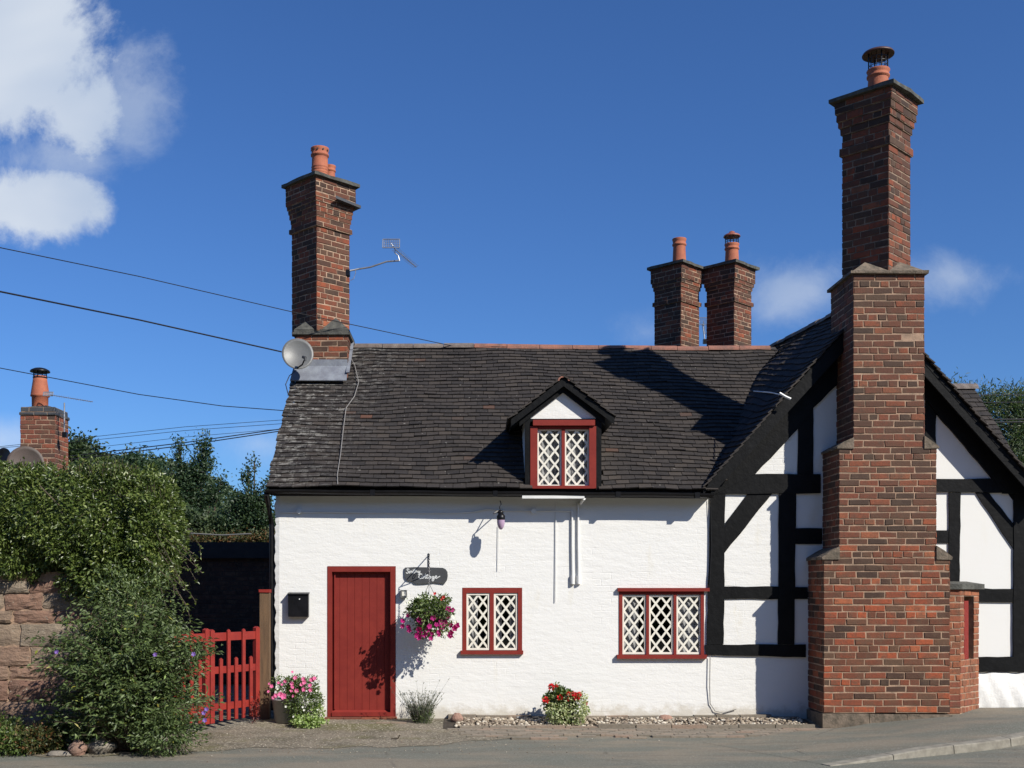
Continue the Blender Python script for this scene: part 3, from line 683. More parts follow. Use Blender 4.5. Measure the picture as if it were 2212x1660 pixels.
mb = MB(); ridge_tiles(mb, rz(-1.76)-Vector((0, 0, .05)), rz(.1)-Vector((0, 0, .05)), .10, .42, 1); mb.build('ridge', 'ridge_grey', roof)
mb = MB(); us = [.1, 1.6, 3.2, 4.62]
for a, b_ in zip(us, us[1:]): ridge_tiles(mb, rz(a)-Vector((0, 0, .05)), rz(b_)-Vector((0, 0, .05)), .10, .38, int(a*10))
mb.build('ridge', 'ridge_red', roof)
# eaves: soffit board and gutter
gl0, gl1 = X(573, 14.35), X(1541, 14.35)
GY = 14.372
def gzr(x): return 2.925-.0085*(x+2.5)
mb = MB()
pts = []; nseg = 14
for i in range(nseg+1):
    x = gl0+(gl1-gl0)*i/nseg; pts.append(Vector((x, GY, gzr(x)+.004*math.sin(i*1.7))))
n = 8; vs = []
for p in pts:
    for R in (.056, .050):
        for k in range(n+1):
            a = math.pi+math.pi*k/n; vs.append(p+Vector((0, math.cos(a)*R, math.sin(a)*R)))
m_ = 2*(n+1)
fs = [(i*m_+k, i*m_+k+1, (i+1)*m_+k+1, (i+1)*m_+k) for i in range(nseg) for k in list(range(n))+list(range(n+1, m_-1))]
fs += [(i*m_, (i+1)*m_, (i+1)*m_+n+1, i*m_+n+1) for i in range(nseg)]+[(i*m_+n, i*m_+m_-1, (i+1)*m_+m_-1, (i+1)*m_+n) for i in range(nseg)]
mb.add(vs, fs)
for x in (gl0+.004, gl1-.004): mb.add([Vector((x, GY, gzr(x)))+Vector((0, math.cos(a)*.055, math.sin(a)*.055)) for a in [math.pi+math.pi*k/n for k in range(n+1)]], [tuple(range(n+1))])
for x in (-1.2, .35, 1.9, 2.9): mb.box(x-.03, x+.03, GY-.062, GY+.062, gzr(x)-.062, gzr(x)+.006)
mb.build('gutter', 'black_gloss', cot)
mb = MB(); mb.prism([(XL-.05, 14.43, gzr(XL)-.05), (XL-.05, YW+.04, gzr(XL)-.05), (XL-.05, YW+.04, gzr(XL)+.04), (XL-.05, 14.43, gzr(XL)+.04)], (3.1-XL+.05, 0, -.045)); mb.build('fascia', 'black_paint', cot)
mb = MB(); mb.tube([(XL-.06, 14.36, 2.87), (XL-.06, 14.50, 2.75), (XL-.045, 14.66, 2.5), (XL-.045, 14.68, .1)], .034, 10); mb.build('downpipe', 'black_gloss', cot)

# left chimney ------------------------------------------------------------
def broaches(mb, cx, cy, h, z, up):
    C = [(cx-h, cy-h), (cx+h, cy-h), (cx+h, cy+h), (cx-h, cy+h)]; M = [(cx, cy-h), (cx+h, cy), (cx, cy+h), (cx-h, cy)]
    for i in range(4):
        c, a, b_ = C[i], M[i-1], M[i]; o = 1.05
        c = (cx+(c[0]-cx)*o, cy+(c[1]-cy)*o); a = (cx+(a[0]-cx)*o, cy+(a[1]-cy)*o); b_ = (cx+(b_[0]-cx)*o, cy+(b_[1]-cy)*o)
        ap = ((a[0]+b_[0])/2-(c[0]-cx)*.06, (a[1]+b_[1])/2-(c[1]-cy)*.06)
        mb.add([(c[0], c[1], z), (a[0], a[1], z), (b_[0], b_[1], z), (ap[0], ap[1], z+up)], [(0, 2, 3), (0, 3, 1), (0, 1, 2), (1, 3, 2)])
def flat_cap(mb, cx, cy, h, z, t=.05, dome=.05, j=.01, seed=0):
    r = random.Random(seed); n = 6; ring = []
    D = diamond(cx, cy, h)
    pts = []
    for i in range(4):
        a, b_ = Vector(D[i]), Vector(D[(i+1) % 4])
        for k in range(n): pts.append(a+(b_-a)*k/n+Vector((r.uniform(-j, j), r.uniform(-j, j))))
    N_ = len(pts); c = Vector((cx, cy))
    vs = [(p.x, p.y, z+r.uniform(-.004, .004)) for p in pts]+[(p.x, p.y, z+t+r.uniform(-.004, .006)) for p in pts]+[(*(c+(p-c)*.55), z+t+dome) for p in pts]+[(cx, cy, z+t+dome*1.15)]
    fs = [tuple(range(N_))[::-1]]+[(i, (i+1) % N_, N_+(i+1) % N_, N_+i) for i in range(N_)]+[(N_+i, N_+(i+1) % N_, 2*N_+(i+1) % N_, 2*N_+i) for i in range(N_)]+[(2*N_+i, 2*N_+(i+1) % N_, 3*N_) for i in range(N_)]
    mb.add(vs, fs)
def stack(par, cx, cy, h, secs, capk, capz, seed, bm='brick_stack'):
    B, M = MB(), MB()
    for i, (za, zb, k) in enumerate(secs):
        brick_prism(B, M, diamond(cx, cy, h*k), za, zb, seed+i*31, hdr=3)
    o = B.build('chimney_stack', bm, par); M.build('mortar', 'mortar_dark', o)
    c = MB(); flat_cap(c, cx, cy, h*capk, capz, seed=seed); c.build('cap_slab', 'stone_slab', o); return o
def pot(par, cx, cy, z0, z1, r, mat='terracotta', rings=True, louvre=False):
    mb = MB(); H = z1-z0; pr = [(r*1.12, z0-.04), (r*1.05, z0+.02)]
    if rings:
        for q in (.18, .26, .34, .42): pr += [(r*.97, z0+H*q-.01), (r*1.03, z0+H*q), (r*.97, z0+H*q+.01)]
    pr += [(r*.94, z0+H*.7), (r*.94, z0+H*.74), (r*1.08, z0+H*.76), (r*1.08, z0+H*.81), (r*.97, z0+H*.82), (r*1.0, z0+H*.9), (r*1.1, z1-.01), (r*1.07, z1), (r*.85, z1), (r*.8, z0+H*.5), (.001, z0+H*.5)]
    mb.lathe((cx, cy), pr, 28); o = mb.build('chimney_pot', mat, par, True)
    if louvre:
        for k in range(10):
            d = MB()
            a = 2*math.pi*k/10+.2; R = r*1.06; c_ = Vector((cx+R*math.cos(a), cy+R*math.sin(a), z1-.045)); tg = Vector((-math.sin(a), math.cos(a), 0)); nn_ = Vector((math.cos(a), math.sin(a), 0))
            d.prism([c_+tg*.014*math.cos(q)+Vector((0, 0, .014*math.sin(q))) for q in [i*math.pi/3 for i in range(6)]], nn_*.004)
            d.build('vent_hole', 'dark_room', o)
    return o
def cowl(par, cx, cy, z0, r, hh, hood, hoodmat='copper_metal', domed=False):
    c = MB(); n = 12
    for k in range(n):
        a = 2*math.pi*k/n; c.tube([(cx+r*math.cos(a), cy+r*math.sin(a), z0-.01), (cx+r*math.cos(a), cy+r*math.sin(a), z0+hh+.02)], .0035 if k % 3 else .009, 5)
    for q in (.25, .5, .75): c.lathe((cx, cy), [(r+.003, z0+hh*q-.003), (r+.003, z0+hh*q+.003), (r-.003, z0+hh*q+.003), (r-.003, z0+hh*q-.003), (r+.003, z0+hh*q-.003)], 20)
    c.lathe((cx, cy), [(r*1.08, z0-.02), (r*1.1, z0), (r*.9, z0+.005), (r*.9, z0-.02)], 20)
    o = c.build('cowl', 'black_gloss', par)
    c = MB(); z = z0+hh
    pr = [(.001, z+.012), (hood*.7, z+.006), (hood, z-.012), (hood*1.01, z), (hood*.93, z+.022), (hood*.6, z+.05), (hood*.3, z+.062), (.001, z+.066)]
    if domed: pr = pr[:-2]+[(hood*.38, z+.055), (hood*.34, z+.085), (hood*.2, z+.10), (.001, z+.104)]
    c.lathe((cx, cy), pr, 32); c.build('hood', hoodmat, o, True)
CLX, CLY, CH = X(691, 16.97)+.012, 16.97, .4265
lx0, lx1 = -2.507, -1.76
B, M = MB(), MB(); brick_prism(B, M, rect(lx0, lx1, 16.6, 17.38), 4.4, 5.38, 5, hdr=4)
chl = B.build('chimney', 'brick_stack', cot, label='left end chimney with two clay pots'); M.build('mortar', 'mortar', chl)
mb = MB(); mb.box(lx0-.05, lx1+.04, 16.56, 17.39, 5.38, 5.42, .004); mb.box(lx0-.03, lx1+.02, 16.575, 17.375, 5.42, 5.455)
cbx, cby = (lx0+lx1)/2, 16.975
broaches(mb, cbx, cby, .385, 5.455, .23); mb.build('weathering', 'stone_slab', chl)
def zl(y): return 1.68+(990.3-.3612*y)*.006927
secs = [(5.44, zl(630), 1.0), (zl(630), zl(602), 1.10), (zl(602), zl(572), 1.02), (zl(572), zl(545), 1.05), (zl(545), zl(515), 1.09), (zl(515), zl(490), 1.13), (zl(490), zl(466), 1.18), (zl(466), zl(350), 1.22)]
s1 = []
B, M = MB(), MB()
for i, (za, zb, k) in enumerate(secs): brick_prism(B, M, diamond(CLX, CLY, CH*k), za, zb, 50+i*31, hdr=3)
B.build('chimney_shaft', 'brick_stack', chl); M.build('mortar', 'mortar', chl)
mb = MB(); flat_cap(mb, CLX, CLY, CH*1.40, zl(350), .045, .05, seed=4); mb.build('cap_slab', 'stone_slab', chl)
mb = MB(); z = zl(470); mb.prism([(CLX+.27, CLY-CH*.92, z+.015), (CLX+CH*1.42, CLY-.02, z-.01), (CLX+.35, CLY+.3, z)], (0, 0, .04)); mb.build('slate_ledge', 'slate', chl)
pot(chl, X(691, 16.9), 16.9, 7.73, Z(321, 16.9), .125, louvre=True); pot(chl, X(712, 17.2), 17.22, 7.73, Z(358, 17.2), .085)
mb = MB(); mb.prism([(lx0-.03, 16.592, 4.93), (lx1+.01, 16.592, 4.93), (lx1+.01, 16.40, 4.675), (lx0-.06, 16.40, 4.675)], (0, -.004, .012)); mb.box(lx0-.004, lx1+.004, 16.575, 16.592, 4.86, 5.02)
mb.obox((lx1+.02, 16.45, 4.80), (lx1+.02, 17.1, 5.38), .05, .02); mb.build('lead_flashing', 'lead', chl)

# buttress chimney ------------------------------------------------------------
YB = 13.97
bx = {'low': (X(1780, YB), X(2051, YB)), 'mid': (X(1813, YB), X(2022, YB)), 'up': (X(1844, YB), X(1996, YB))}
zlow, zmid, zup = Z(1205, YB), Z(966, YB), Z(592, YB)
B, M = MB(), MB(); SD = (3, 0, 1)
brick_prism(B, M, rect(*bx['low'], YB, YW+.05), Z(1540, YB), zlow, 101, SD, hdr=4)
brick_prism(B, M, rect(*bx['mid'], YB+.001, YW+.05), zlow, zmid, 201, SD, hdr=4)
brick_prism(B, M, rect(*bx['up'], YB+.002, YB+.86), zmid, zup, 301, None, hdr=4)
chb = B.build('chimney', 'brick_buttress', cot, label='great stepped brick chimney against the timber gable'); M.build('mortar', 'mortar', chb)
mb = MB()
x0, x1 = bx['low']; 
r9 = random.Random(9)
px = [x0-.025, x0+.55, x0+1.02, x1+.012]
for a, b_ in zip(px, px[1:]): mb.box(a, b_, YB-.035, YW, -.12, Z(1542, YB)+r9.uniform(-.012, .01), .008)
mb.build('plinth', 'weathering', chb)
def shoulder(mb, xo, xi, z, up):
    s = -1 if xo < xi else 1
    n = 6
    for k in range(n):
        ya = YB-.02+(YW+.02-YB+.02)*k/n; yb = YB-.02+(YW+.02-YB+.02)*(k+1)/n-.003
        j = [random.uniform(-.006, .006) for _ in range(4)]
        A = [(xo+s*.03+j[0], z-.02+j[1]), (xo+s*.03, z+.012+j[2]), ((xo+xi)/2+s*.01, z+up*.62+j[3]), (xi, z+up), (xi, z-.02)]
        mb.prism([(a, ya, c) for a, c in A], (0, yb-ya, 0))
for A_ in ((bx['low'][0], bx['mid'][0], zlow, .14), (bx['low'][1], bx['mid'][1], zlow, .15), (bx['mid'][0], bx['up'][0], zmid, .12), (bx['mid'][1], bx['up'][1], zmid, .14)):
    mb = MB(); shoulder(mb, *A_); mb.build('shoulder', 'weathering', chb)
bcx = (bx['up'][0]+bx['up'][1])/2; bh = (bx['up'][1]-bx['up'][0])/2; bcy = YB+.43
mb = MB(); mb.box(bx['up'][0]-.045, bx['up'][1]+.045, YB-.045, YB+.90, zup, zup+.035, .005); broaches(mb, bcx, bcy, .425, zup+.035, .19)
mb.build('weathering', 'weathering', chb)
def zm(y): return 1.68+(1190.1-.385*y)*bcy/2450
sec = [(zup+.02, zm(675), 1.0), (zm(675), zm(630), 1.085), (zm(630), zm(555), 1.0), (zm(555), zm(517), 1.055), (zm(517), zm(482), 1.12), (zm(482), zm(440), 1.175), (zm(440), zm(372), 1.225)]
B, M = MB(), MB()
for i, (za, zb, k) in enumerate(sec): brick_prism(B, M, diamond(bcx, bcy, .427*k), za, zb, 400+i*31, hdr=3)
B.build('chimney_shaft', 'brick_stack', chb); M.build('mortar', 'mortar_dark', chb)
mb = MB(); flat_cap(mb, bcx, bcy, .615, zm(372), .045, .04, seed=8); mb.build('cap_slab', 'stone_slab', chb)
pot(chb, X(1897, bcy), bcy, 7.87, zm(188), .13, rings=False); cowl(chb, X(1897, bcy), bcy, zm(192), .12, .21, .195, 'dark_copper')

# rear chimneys ------------------------------------------------------------
def zr_(y): return 1.68+(830.5-.2647*y)*.008939
for cxp, sd_, lab in ((1462, 600, 'left one of the pair of rear chimneys with a plain pot'), (1574.7, 700, 'right one of the pair of rear chimneys with a cowl')):
    cx_, cy_ = X(cxp, 21.9), 21.9; B, M = MB(), MB()
    sec = [(4.6, zr_(845), 1.0), (zr_(845), zr_(812), 1.10), (zr_(812), zr_(720), 1.0), (zr_(720), zr_(690), 1.06), (zr_(690), zr_(660), 1.12), (zr_(660), zr_(545), 1.18)]
    for i, (za, zb, k) in enumerate(sec): brick_prism(B, M, diamond(cx_, cy_, .4265*k), za, zb, sd_+i*31, hdr=3)
    o = B.build('chimney', 'brick_stack', cot, label=lab); M.build('mortar', 'mortar', o)
    mb = MB(); flat_cap(mb, cx_, cy_, .4265*1.38, zr_(545), .05, .06, seed=sd_); mb.build('cap_slab', 'stone_slab', o)
    if sd_ == 600: pot(o, X(1467.4, 21.9), 21.9, 7.88, zr_(290), .125, rings=False)
    else:
        pot(o, X(1581, 21.9), 21.9, 7.88, zr_(332), .13, rings=False); cowl(o, X(1581, 21.9), 21.9, zr_(335), .125, .155, .16, domed=True)

# timber framed cross wing ------------------------------------------------------------
RX, VY = 5.125, 14.30                                          # ridge x, verge y
EL, ER, ZEv = (2.98, 2.96), (7.33, 2.86), 2.95
def wing_left(u, v):                                           # u = depth, v up the slope 0..1
    ridge = Vector((RX, u, 5.36+.071*(u-VY))); eave = Vector((EL[0], u, EL[1]-.02))
    b = .30*sst(14.6, 17.0, u)
    q = v
    return eave.lerp(ridge, q)+Vector((0, 0, b*4*q*(1-q)+.008*math.sin(u*5+q*9)))
def wing_right(u, v):
    ridge = Vector((RX, u, 5.36+.071*(u-VY))); eave = Vector((ER[0], u, ER[1]-.02))
    return eave.lerp(ridge, v)+Vector((0, 0, .006*math.sin(u*5+v*9)))
NLw = Vector((-(5.36-2.95), 0, RX-EL[0])).normalized(); NRw = Vector((5.36-2.86, 0, ER[0]-RX)).normalized()
wl = math.hypot(5.36-2.95, RX-EL[0]); wr = math.hypot(5.36-2.86, ER[0]-RX)
B = MB(); slope_tiles(B, lambda u, v: wing_left(u, v/wl), NLw, VY, 20.5, wl, .1035, .168, 31, lambda p: p.x < 4.0 and p.y > 17.3)
slope_tiles(B, lambda u, v: wing_right(u, v/wr), NRw, VY, 20.5, wr, .1035, .168, 33)
wroof = B.build('wing_roof', 'roof_tile_wing', cot)
mb = MB(); ridge_tiles(mb, (RX, 14.75, 5.36), (RX, 20.5, 5.80), .10, .4, 5); mb.build('ridge', 'ridge_grey', wroof)
mb = MB()
for side, E, N_ in ((-1, EL, NLw), (1, ER, NRw)):
    a, b_ = Vector((E[0], 0, E[1]-.05)), Vector((RX, 0, 5.31))
    mb.prism([Vector((a.x, VY+.04, a.z)), Vector((b_.x, VY+.04, b_.z)), Vector((b_.x, VY+.04, b_.z-.05)), Vector((a.x, VY+.04, a.z-.05))], (0, 6.1, 0)) if side > 0 else mb.prism([Vector((a.x, VY+.04, a.z)), Vector((b_.x, VY+.04, b_.z)), Vector((b_.x, VY+.04, b_.z-.05)), Vector((a.x, VY+.04, a.z-.05))], (0, 2.2, 0))
mb.build('roof_boarding', 'black_paint', wroof)
# plaster face of the gable (a few mm behind the cottage wall plane)
YG = YW+.004
mb = MB(); mb.add([(XR, YG, -.1), (5.2, YG, -.1), (5.2, YG, 5.1), (RX, YG, 5.2), (3.02, YG, 2.90), (XR-.02, YG, 2.85)], [(0, 1, 2, 3, 4, 5)])
mb.build('gable_wall', 'whitewash', cot)
mb = MB(); mb.add([(5.2, YG, -.1), (7.25, YG, -.1), (7.25, YG, 2.8), (5.2, YG, 5.1)], [(0, 1, 2, 3)]); mb.box(7.2, 7.4, YG, 20.3, -.1, 2.8)
mb.build('gable_wall', 'whitewash_smooth', cot)
# bulging rendered base at the right
mb = MB(); n = 24; m_ = 8; vs = []; xa, xb = X(2105, YW), 7.42
for j in range(m_+1):
    for i in range(n+1):
        x = xa+(xb-xa)*i/n; z = -.06+(Z(1452+3*math.sin(i*.6), YW)+.06)*j/m_
        vs.append((x, YW-.10*math.sin(math.pi*min(1, (j+1.2)/(m_+1.2)))**.6-.008*math.sin(i*1.1+j), z))
mb.add(vs, [(j*(n+1)+i, j*(n+1)+i+1, (j+1)*(n+1)+i+1, (j+1)*(n+1)+i) for j in range(m_) for i in range(n)])
mb.build('rendered_base', 'render_white', cot, True)
def beam(poly, pr=.022, back=.02, y=None, name='timber_beam', mat='black_paint', label=None):
    y = YG if y is None else y; k = random.uniform(-.002, .002)
    pts = []
    for i, (a, b_) in enumerate(poly):                           # hand-hewn edges: extra points, slightly off line
        c, d = poly[(i+1) % len(poly)]; L = math.hypot(c-a, d-b_); m_ = max(1, int(L/22))
        for q in range(m_):
            w = .9 if 0 < q < m_ else 0
            pts.append(P(a+(c-a)*q/m_+random.uniform(-w, w), b_+(d-b_)*q/m_+random.uniform(-w, w), y-pr-k))
    mb = MB(); mb.prism(pts, (0, pr+back+k, 0)); return mb.build(name, mat, cot, label=label)
B_ = [ # left of the chimney: posts, rails, braces
 ([(1535, 1068), (1567, 1066), (1563, 1392), (1527, 1392)], .030),
 ([(1523, 1393), (1741, 1392), (1741, 1420), (1525, 1415)], .026),
 ([(1563, 1267), (1682, 1267), (1682, 1294), (1561, 1294)], .020),
 ([(1716, 1268), (1745, 1268), (1745, 1294), (1716, 1294)], .020),
 ([(1683, 1064), (1720, 1064), (1716, 1392), (1681, 1392)], .027),
 ([(1716, 1141), (1776, 1141), (1776, 1175), (1717, 1175)], .019),
 ([(1617, 1064), (1670, 1064), (1564, 1196), (1567, 1130)], .018),
 ([(1536, 1067), (1600, 1010), (1632, 1024), (1773, 1024), (1773, 1065)], .034),
 ([(1727, 855), (1757, 840), (1757, 1024), (1723, 1024)], .021),
 # right of the chimney
 ([(1999, 830), (2022, 850), (2022, 1032), (1999, 1000)], .021),
 ([(2010, 1034), (2300, 1034), (2300, 1066), (2010, 1062)], .034),
 ([(2050.5, 1064), (2075.6, 1064), (2073, 1256), (2050, 1256)], .024),
 ([(2010, 1145.6), (2050.5, 1145.6), (2050.5, 1173), (2010, 1173)], .018),
 ([(2108, 1064), (2137, 1065), (2192, 1134), (2191, 1188)], .018),
 ([(2177, 1064), (2192, 1064), (2192, 1085)], .017),
 ([(2191, 1064), (2230, 1064), (2230, 1419), (2189, 1419)], .027),
 ([(2100, 1271), (2190, 1272), (2190, 1301), (2100, 1300)], .020),
 ([(2085, 1419), (2300, 1419), (2300, 1452), (2085, 1452)], .032)]
for poly, pr in B_: beam(poly, pr)
# principal rafters on the gable wall
beam([(1545, 1067), (1600, 990), (1726, 844), (1810, 740), (1810, 830), (1757, 881), (1726, 924), (1632, 1024)], .040, name='rafter')
beam([(1990, 790), (2010, 800), (2225, 1066), (2168, 1066), (2145, 1034), (2023.5, 892), (1990, 850)], .040, name='rafter')
# verge boards under the tiles, standing out from the wall
def zv(E, x): return E[1]+(5.36-E[1])*(x-E[0])/(RX-E[0])
mb = MB(); a, b_ = EL[0]+.06, RX
mb.prism([(a, VY+.045, zv(EL, a)-.03), (b_, VY+.045, zv(EL, b_)-.03), (b_, VY+.045, zv(EL, b_)-.29), (a+.05, VY+.045, zv(EL, a)-.17)], (0, .03, 0)); mb.build('bargeboard', 'black_paint', cot)
mb = MB(); a = ER[0]-.05
mb.prism([(b_, VY+.045, zv(EL, b_)-.03), (a, VY+.045, ER[1]+.02), (a-.02, VY+.045, ER[1]-.14), (b_, VY+.045, zv(EL, b_)-.26)], (0, .03, 0)); mb.build('bargeboard', 'black_paint', cot)
mb = MB()
mb.prism([(EL[0]+.1, VY+.08, zv(EL, EL[0]+.1)-.06), (RX, VY+.08, 5.28), (RX, VY+.08, 5.25), (EL[0]+.1, VY+.08, zv(EL, EL[0]+.1)-.09)], (0, YG-VY-.08, 0))
mb.prism([(ER[0]-.1, VY+.08, ER[1]+.04), (RX, VY+.08, 5.28), (RX, VY+.08, 5.25), (ER[0]-.1, VY+.08, ER[1]+.01)], (0, YG-VY-.08, 0))
mb.build('soffit', 'black_paint', cot)
mb = MB(); mb.tube([P(1628, 845, 15.1), P(1665, 848, 14.6), P(1688, 853, 14.25)], .008, 5); mb.tube([P(1684, 849, 14.22), P(1697, 857, 14.2), P(1708, 862, 14.2)], .016, 5); mb.build('cable_clip', 'white_plastic', cot)
# rear wing beyond the gable, its roof seen over the verge
def rear_s(u, v): return Vector((u, 17.2, 3.25))+Vector((0, 2.0, 1.85)).normalized()*v
RN = Vector((0, -1.85, 2.0)).normalized(); B = MB()
slope_tiles(B, rear_s, RN, 6.0, 8.55, 2.72, .13, .2, 41)
rw = B.build('rear_wing_roof', 'roof_tile_wing', cot)
mb = MB(); ridge_tiles(mb, (5.6, 19.2, 5.03), (8.6, 19.2, 5.03), .13, .45, 8); mb.build('ridge', 'ridge_grey', rw)
mb = MB(); mb.prism([(6.1, 17.4, -.1), (6.1, 17.4, 3.2), (6.1, 19.2, 4.9), (6.1, 21.0, 3.2), (6.1, 21.0, -.1)], (2.4, 0, 0)); mb.build('rear_wing_wall', 'whitewash', cot)
mb = MB(); mb.prism([(5.6, 19.2, 5.05), (5.6, 21.2, 3.2), (5.6, 21.2, 3.13), (5.6, 19.2, 4.97)], (2.95, 0, 0)); mb.box(3.1, 7.2, 20.4, 20.6, -.1, 5.0)
mb.box(3.2, 6.0, 21.2, 22.7, -.1, 4.7); mb.build('rear_wing_wall', 'brick_far', cot)

# canted brick pier with slit window at the right of the buttress
pY = 14.06; pts = [(X(2046, pY), pY), (X(2074, pY), pY), (X(2113.5, 14.44), 14.44), (X(2113.5, 14.44), YW+.02), (X(2046, pY), YW+.02)]
pa, pb = Vector(pts[1]), Vector(pts[2]); pd = (pb-pa); pl = pd.length; pd /= pl; pn = Vector((pd.y, -pd.x))
zt = Z(1273, pY); zb_ = -.05; nz0, nz1 = Z(1425, 14.15), Z(1288, 14.15); s0, s1 = .13, .36*pl/.57 if pl > .5 else .3
s0, s1 = pl*.20, pl*.74
B, M = MB(), MB()
def pat(s, o=0): q = pa+pd*s+pn*o; return (q.x, q.y)
# left front face
brick_prism(B, M, [pts[0], pts[1], (pts[1][0]-.02, pts[1][1]+.3), (pts[0][0], YW)], zb_, zt, 801, (0,), L=.2, hdr=2)
# canted face in four pieces round the niche
def piece(sa, sb, za, zb2, seed, depth=.5):
    a, b2 = pat(sa), pat(sb); c, d = pat(sb, -depth), pat(sa, -depth)
    M.prism([(a[0], a[1], za), (b2[0], b2[1], za), (c[0], c[1], za), (d[0], d[1], za)], (0, 0, zb2-za))
    brick_rows(B, Vector((a[0], a[1], za)), Vector((pd.x, pd.y, 0)), Vector((pn.x, pn.y, 0)), sb-sa, za, zb2, seed, L=.2, hdr=1)
piece(0, pl, zb_, nz0, 811); piece(0, s0, nz0, nz1, 812); piece(s1, pl, nz0, nz1, 813); piece(0, pl, nz1, zt, 814)
piece(s0, s1, nz0+.0, nz1, 815, .3) if False else None
pier = B.build('brick_pier', 'brick_orange', cot, label='small canted brick projection with a slit window'); M.build('mortar', 'mortar', pier)
mb = MB()
for s_, w in ((s0, .0), (s1, .0)):
    pass
a, b2 = pat(s0+.001, -.16), pat(s1-.001, -.16); c, d = pat(s1-.001, -.2), pat(s0+.001, -.2)
mb.prism([(a[0], a[1], nz0), (b2[0], b2[1], nz0), (c[0], c[1], nz0), (d[0], d[1], nz0)], (0, 0, nz1-nz0)); mb.build('niche_back', 'brick_orange', pier)
mb = MB()
a, b2 = pat(s0+.002, .004), pat(s0+.13, .004); c, d = pat(s0+.13, -.03), pat(s0+.002, -.03)
mb.prism([(a[0], a[1], nz0+.002), (b2[0], b2[1], nz0+.002), (c[0], c[1], nz0+.002), (d[0], d[1], nz0+.002)], (0, 0, nz1-nz0-.06)); mb.build('window_frame', 'red_paint', pier)
mb = MB(); e = .05
sl = [(pts[0][0]-.02, pts[0][1]-.03), (pts[1][0]+.01, pts[1][1]-.04), (pts[2][0]+.07, pts[2][1]-.02), (pts[3][0]+.07, YW-.001), (pts[0][0]-.02, YW-.001)]
mb.prism([(x, y, zt+.001) for x, y in sl], (0, 0, .065)); cxs = sum(p[0] for p in sl)/5; cys = sum(p[1] for p in sl)/5
mb.add([(x+(cxs-x)*.04, y+(cys-y)*.04, zt+.066) for x, y in sl]+[(cxs+(x-cxs)*.5, y*.3+.7*YW, zt+.10) for x, y in sl], [(i, (i+1) % 5, 5+(i+1) % 5, 5+i) for i in range(5)]+[(5, 6, 7, 8, 9)])
mb.build('cap_slab', 'stone_slab', pier)

# dormer ------------------------------------------------------------
def DP(px, py, y=DY): return P(px, py, y)
dz0 = Z(1055, DY); dze = Z(905, DY); dzp = Z(818, DY); dxm = X(1220, DY)
def roofY(z): return YE+(z-ZE)*(YR-YE)/(ZR-ZE)
mb = MB()
for xa, xb in ((DX0+.006, DX0+.03), (DX1-.03, DX1-.006)):
    mb.prism([(xa, DY+.05, dz0), (xa, DY+.05, dze+.02), (xa, roofY(dze)+.1, dze+.02), (xa, roofY(dz0)+.1, dz0)], (xb-xa, 0, 0))
mb.box(DX0+.03, DX1-.03, DY+.09, DY+.12, dze+.001, dze+.06)
dorm = mb.build('dormer', 'render_white', cot, label='gabled dormer window over the eaves')
mb = MB(); mb.add([DP(1140, 906, DY+.012), DP(1300, 906, DY+.012), DP(1220, 832, DY+.012)], [(0, 1, 2)]); mb.build('gable_panel', 'whitewash', dorm)
mb = MB()
mb.box(DX0, X(1145.5, DY), DY-.012, DY+.06, dz0-.03, dze+.05); mb.box(X(1287.5, DY), DX1, DY-.012, DY+.06, dz0-.03, dze+.05)
mb.prism([DP(1138, 904.5, DY-.004), DP(1302, 904.5, DY-.004), DP(1302, 910.5, DY-.004), DP(1138, 910.5, DY-.004)], (0, .05, 0)); mb.build('corner_post', 'black_paint', dorm)
mb = MB()
mb.box(X(1145.5, DY), X(1161, DY), DY-.02, DY+.07, dz0, Z(921, DY)); mb.box(X(1272.5, DY), X(1287.5, DY), DY-.02, DY+.07, dz0, Z(921, DY))
mb.box(X(1213.5, DY), X(1220.5, DY), DY+.005, DY+.07, dz0+.02, Z(925, DY)); mb.box(X(1161, DY), X(1272.5, DY), DY-.0, DY+.07, Z(927, DY), Z(921, DY)); mb.box(X(1145.5, DY), X(1284, DY), DY-.035, DY+.069, dz0-.004, Z(1049.5, DY))
mb.box(X(1151, DY), X(1284.5, DY), DY-.05, DY-.004, Z(920, DY), Z(908, DY))
mb.build('window_frame', 'red_paint', dorm)
for a, b_ in ((1161, 1213.5), (1220.5, 1272.5)):
    xa, xb, za, zb = X(a, DY)+.001, X(b_, DY)-.001, Z(1049.5, DY), Z(927, DY)
    fr = MB(); w = .018; y = DY+.04
    fr.box(xa, xa+w, y-.012, y+.02, za, zb); fr.box(xb-w, xb, y-.012, y+.02, za, zb); fr.box(xa+w, xb-w, y-.011, y+.02, za, za+w); fr.box(xa+w, xb-w, y-.011, y+.02, zb-w, zb)
    lattice(fr, xa+w-.002, xb-w+.002, za+w-.002, zb-w+.002, y+.002, 2, 4); fr.build('casement', 'cream_paint', dorm)
    MB().add([(xa, y+.013, za), (xb, y+.013, za), (xb, y+.013, zb), (xa, y+.013, zb)], [(0, 1, 2, 3)]).build('pane', 'glass', dorm)
    curtain(dorm, xa, xb, za, zb, DY+.12, a)
mb = MB(); mb.box(DX0+.04, DX1-.04, DY+.9, DY+.93, dz0-.1, dze+.3); mb.box(DX0+.04, DX1-.04, DY+.08, DY+.9, dz0-.1, dz0-.07); mb.build('room', 'dark_room', dorm)
dvy = DY-.13
tipL, tipR, apx = P(1100, 905, dvy), P(1332, 901, dvy), P(1218, 812, dvy)
mb = MB(); dn = 1.9
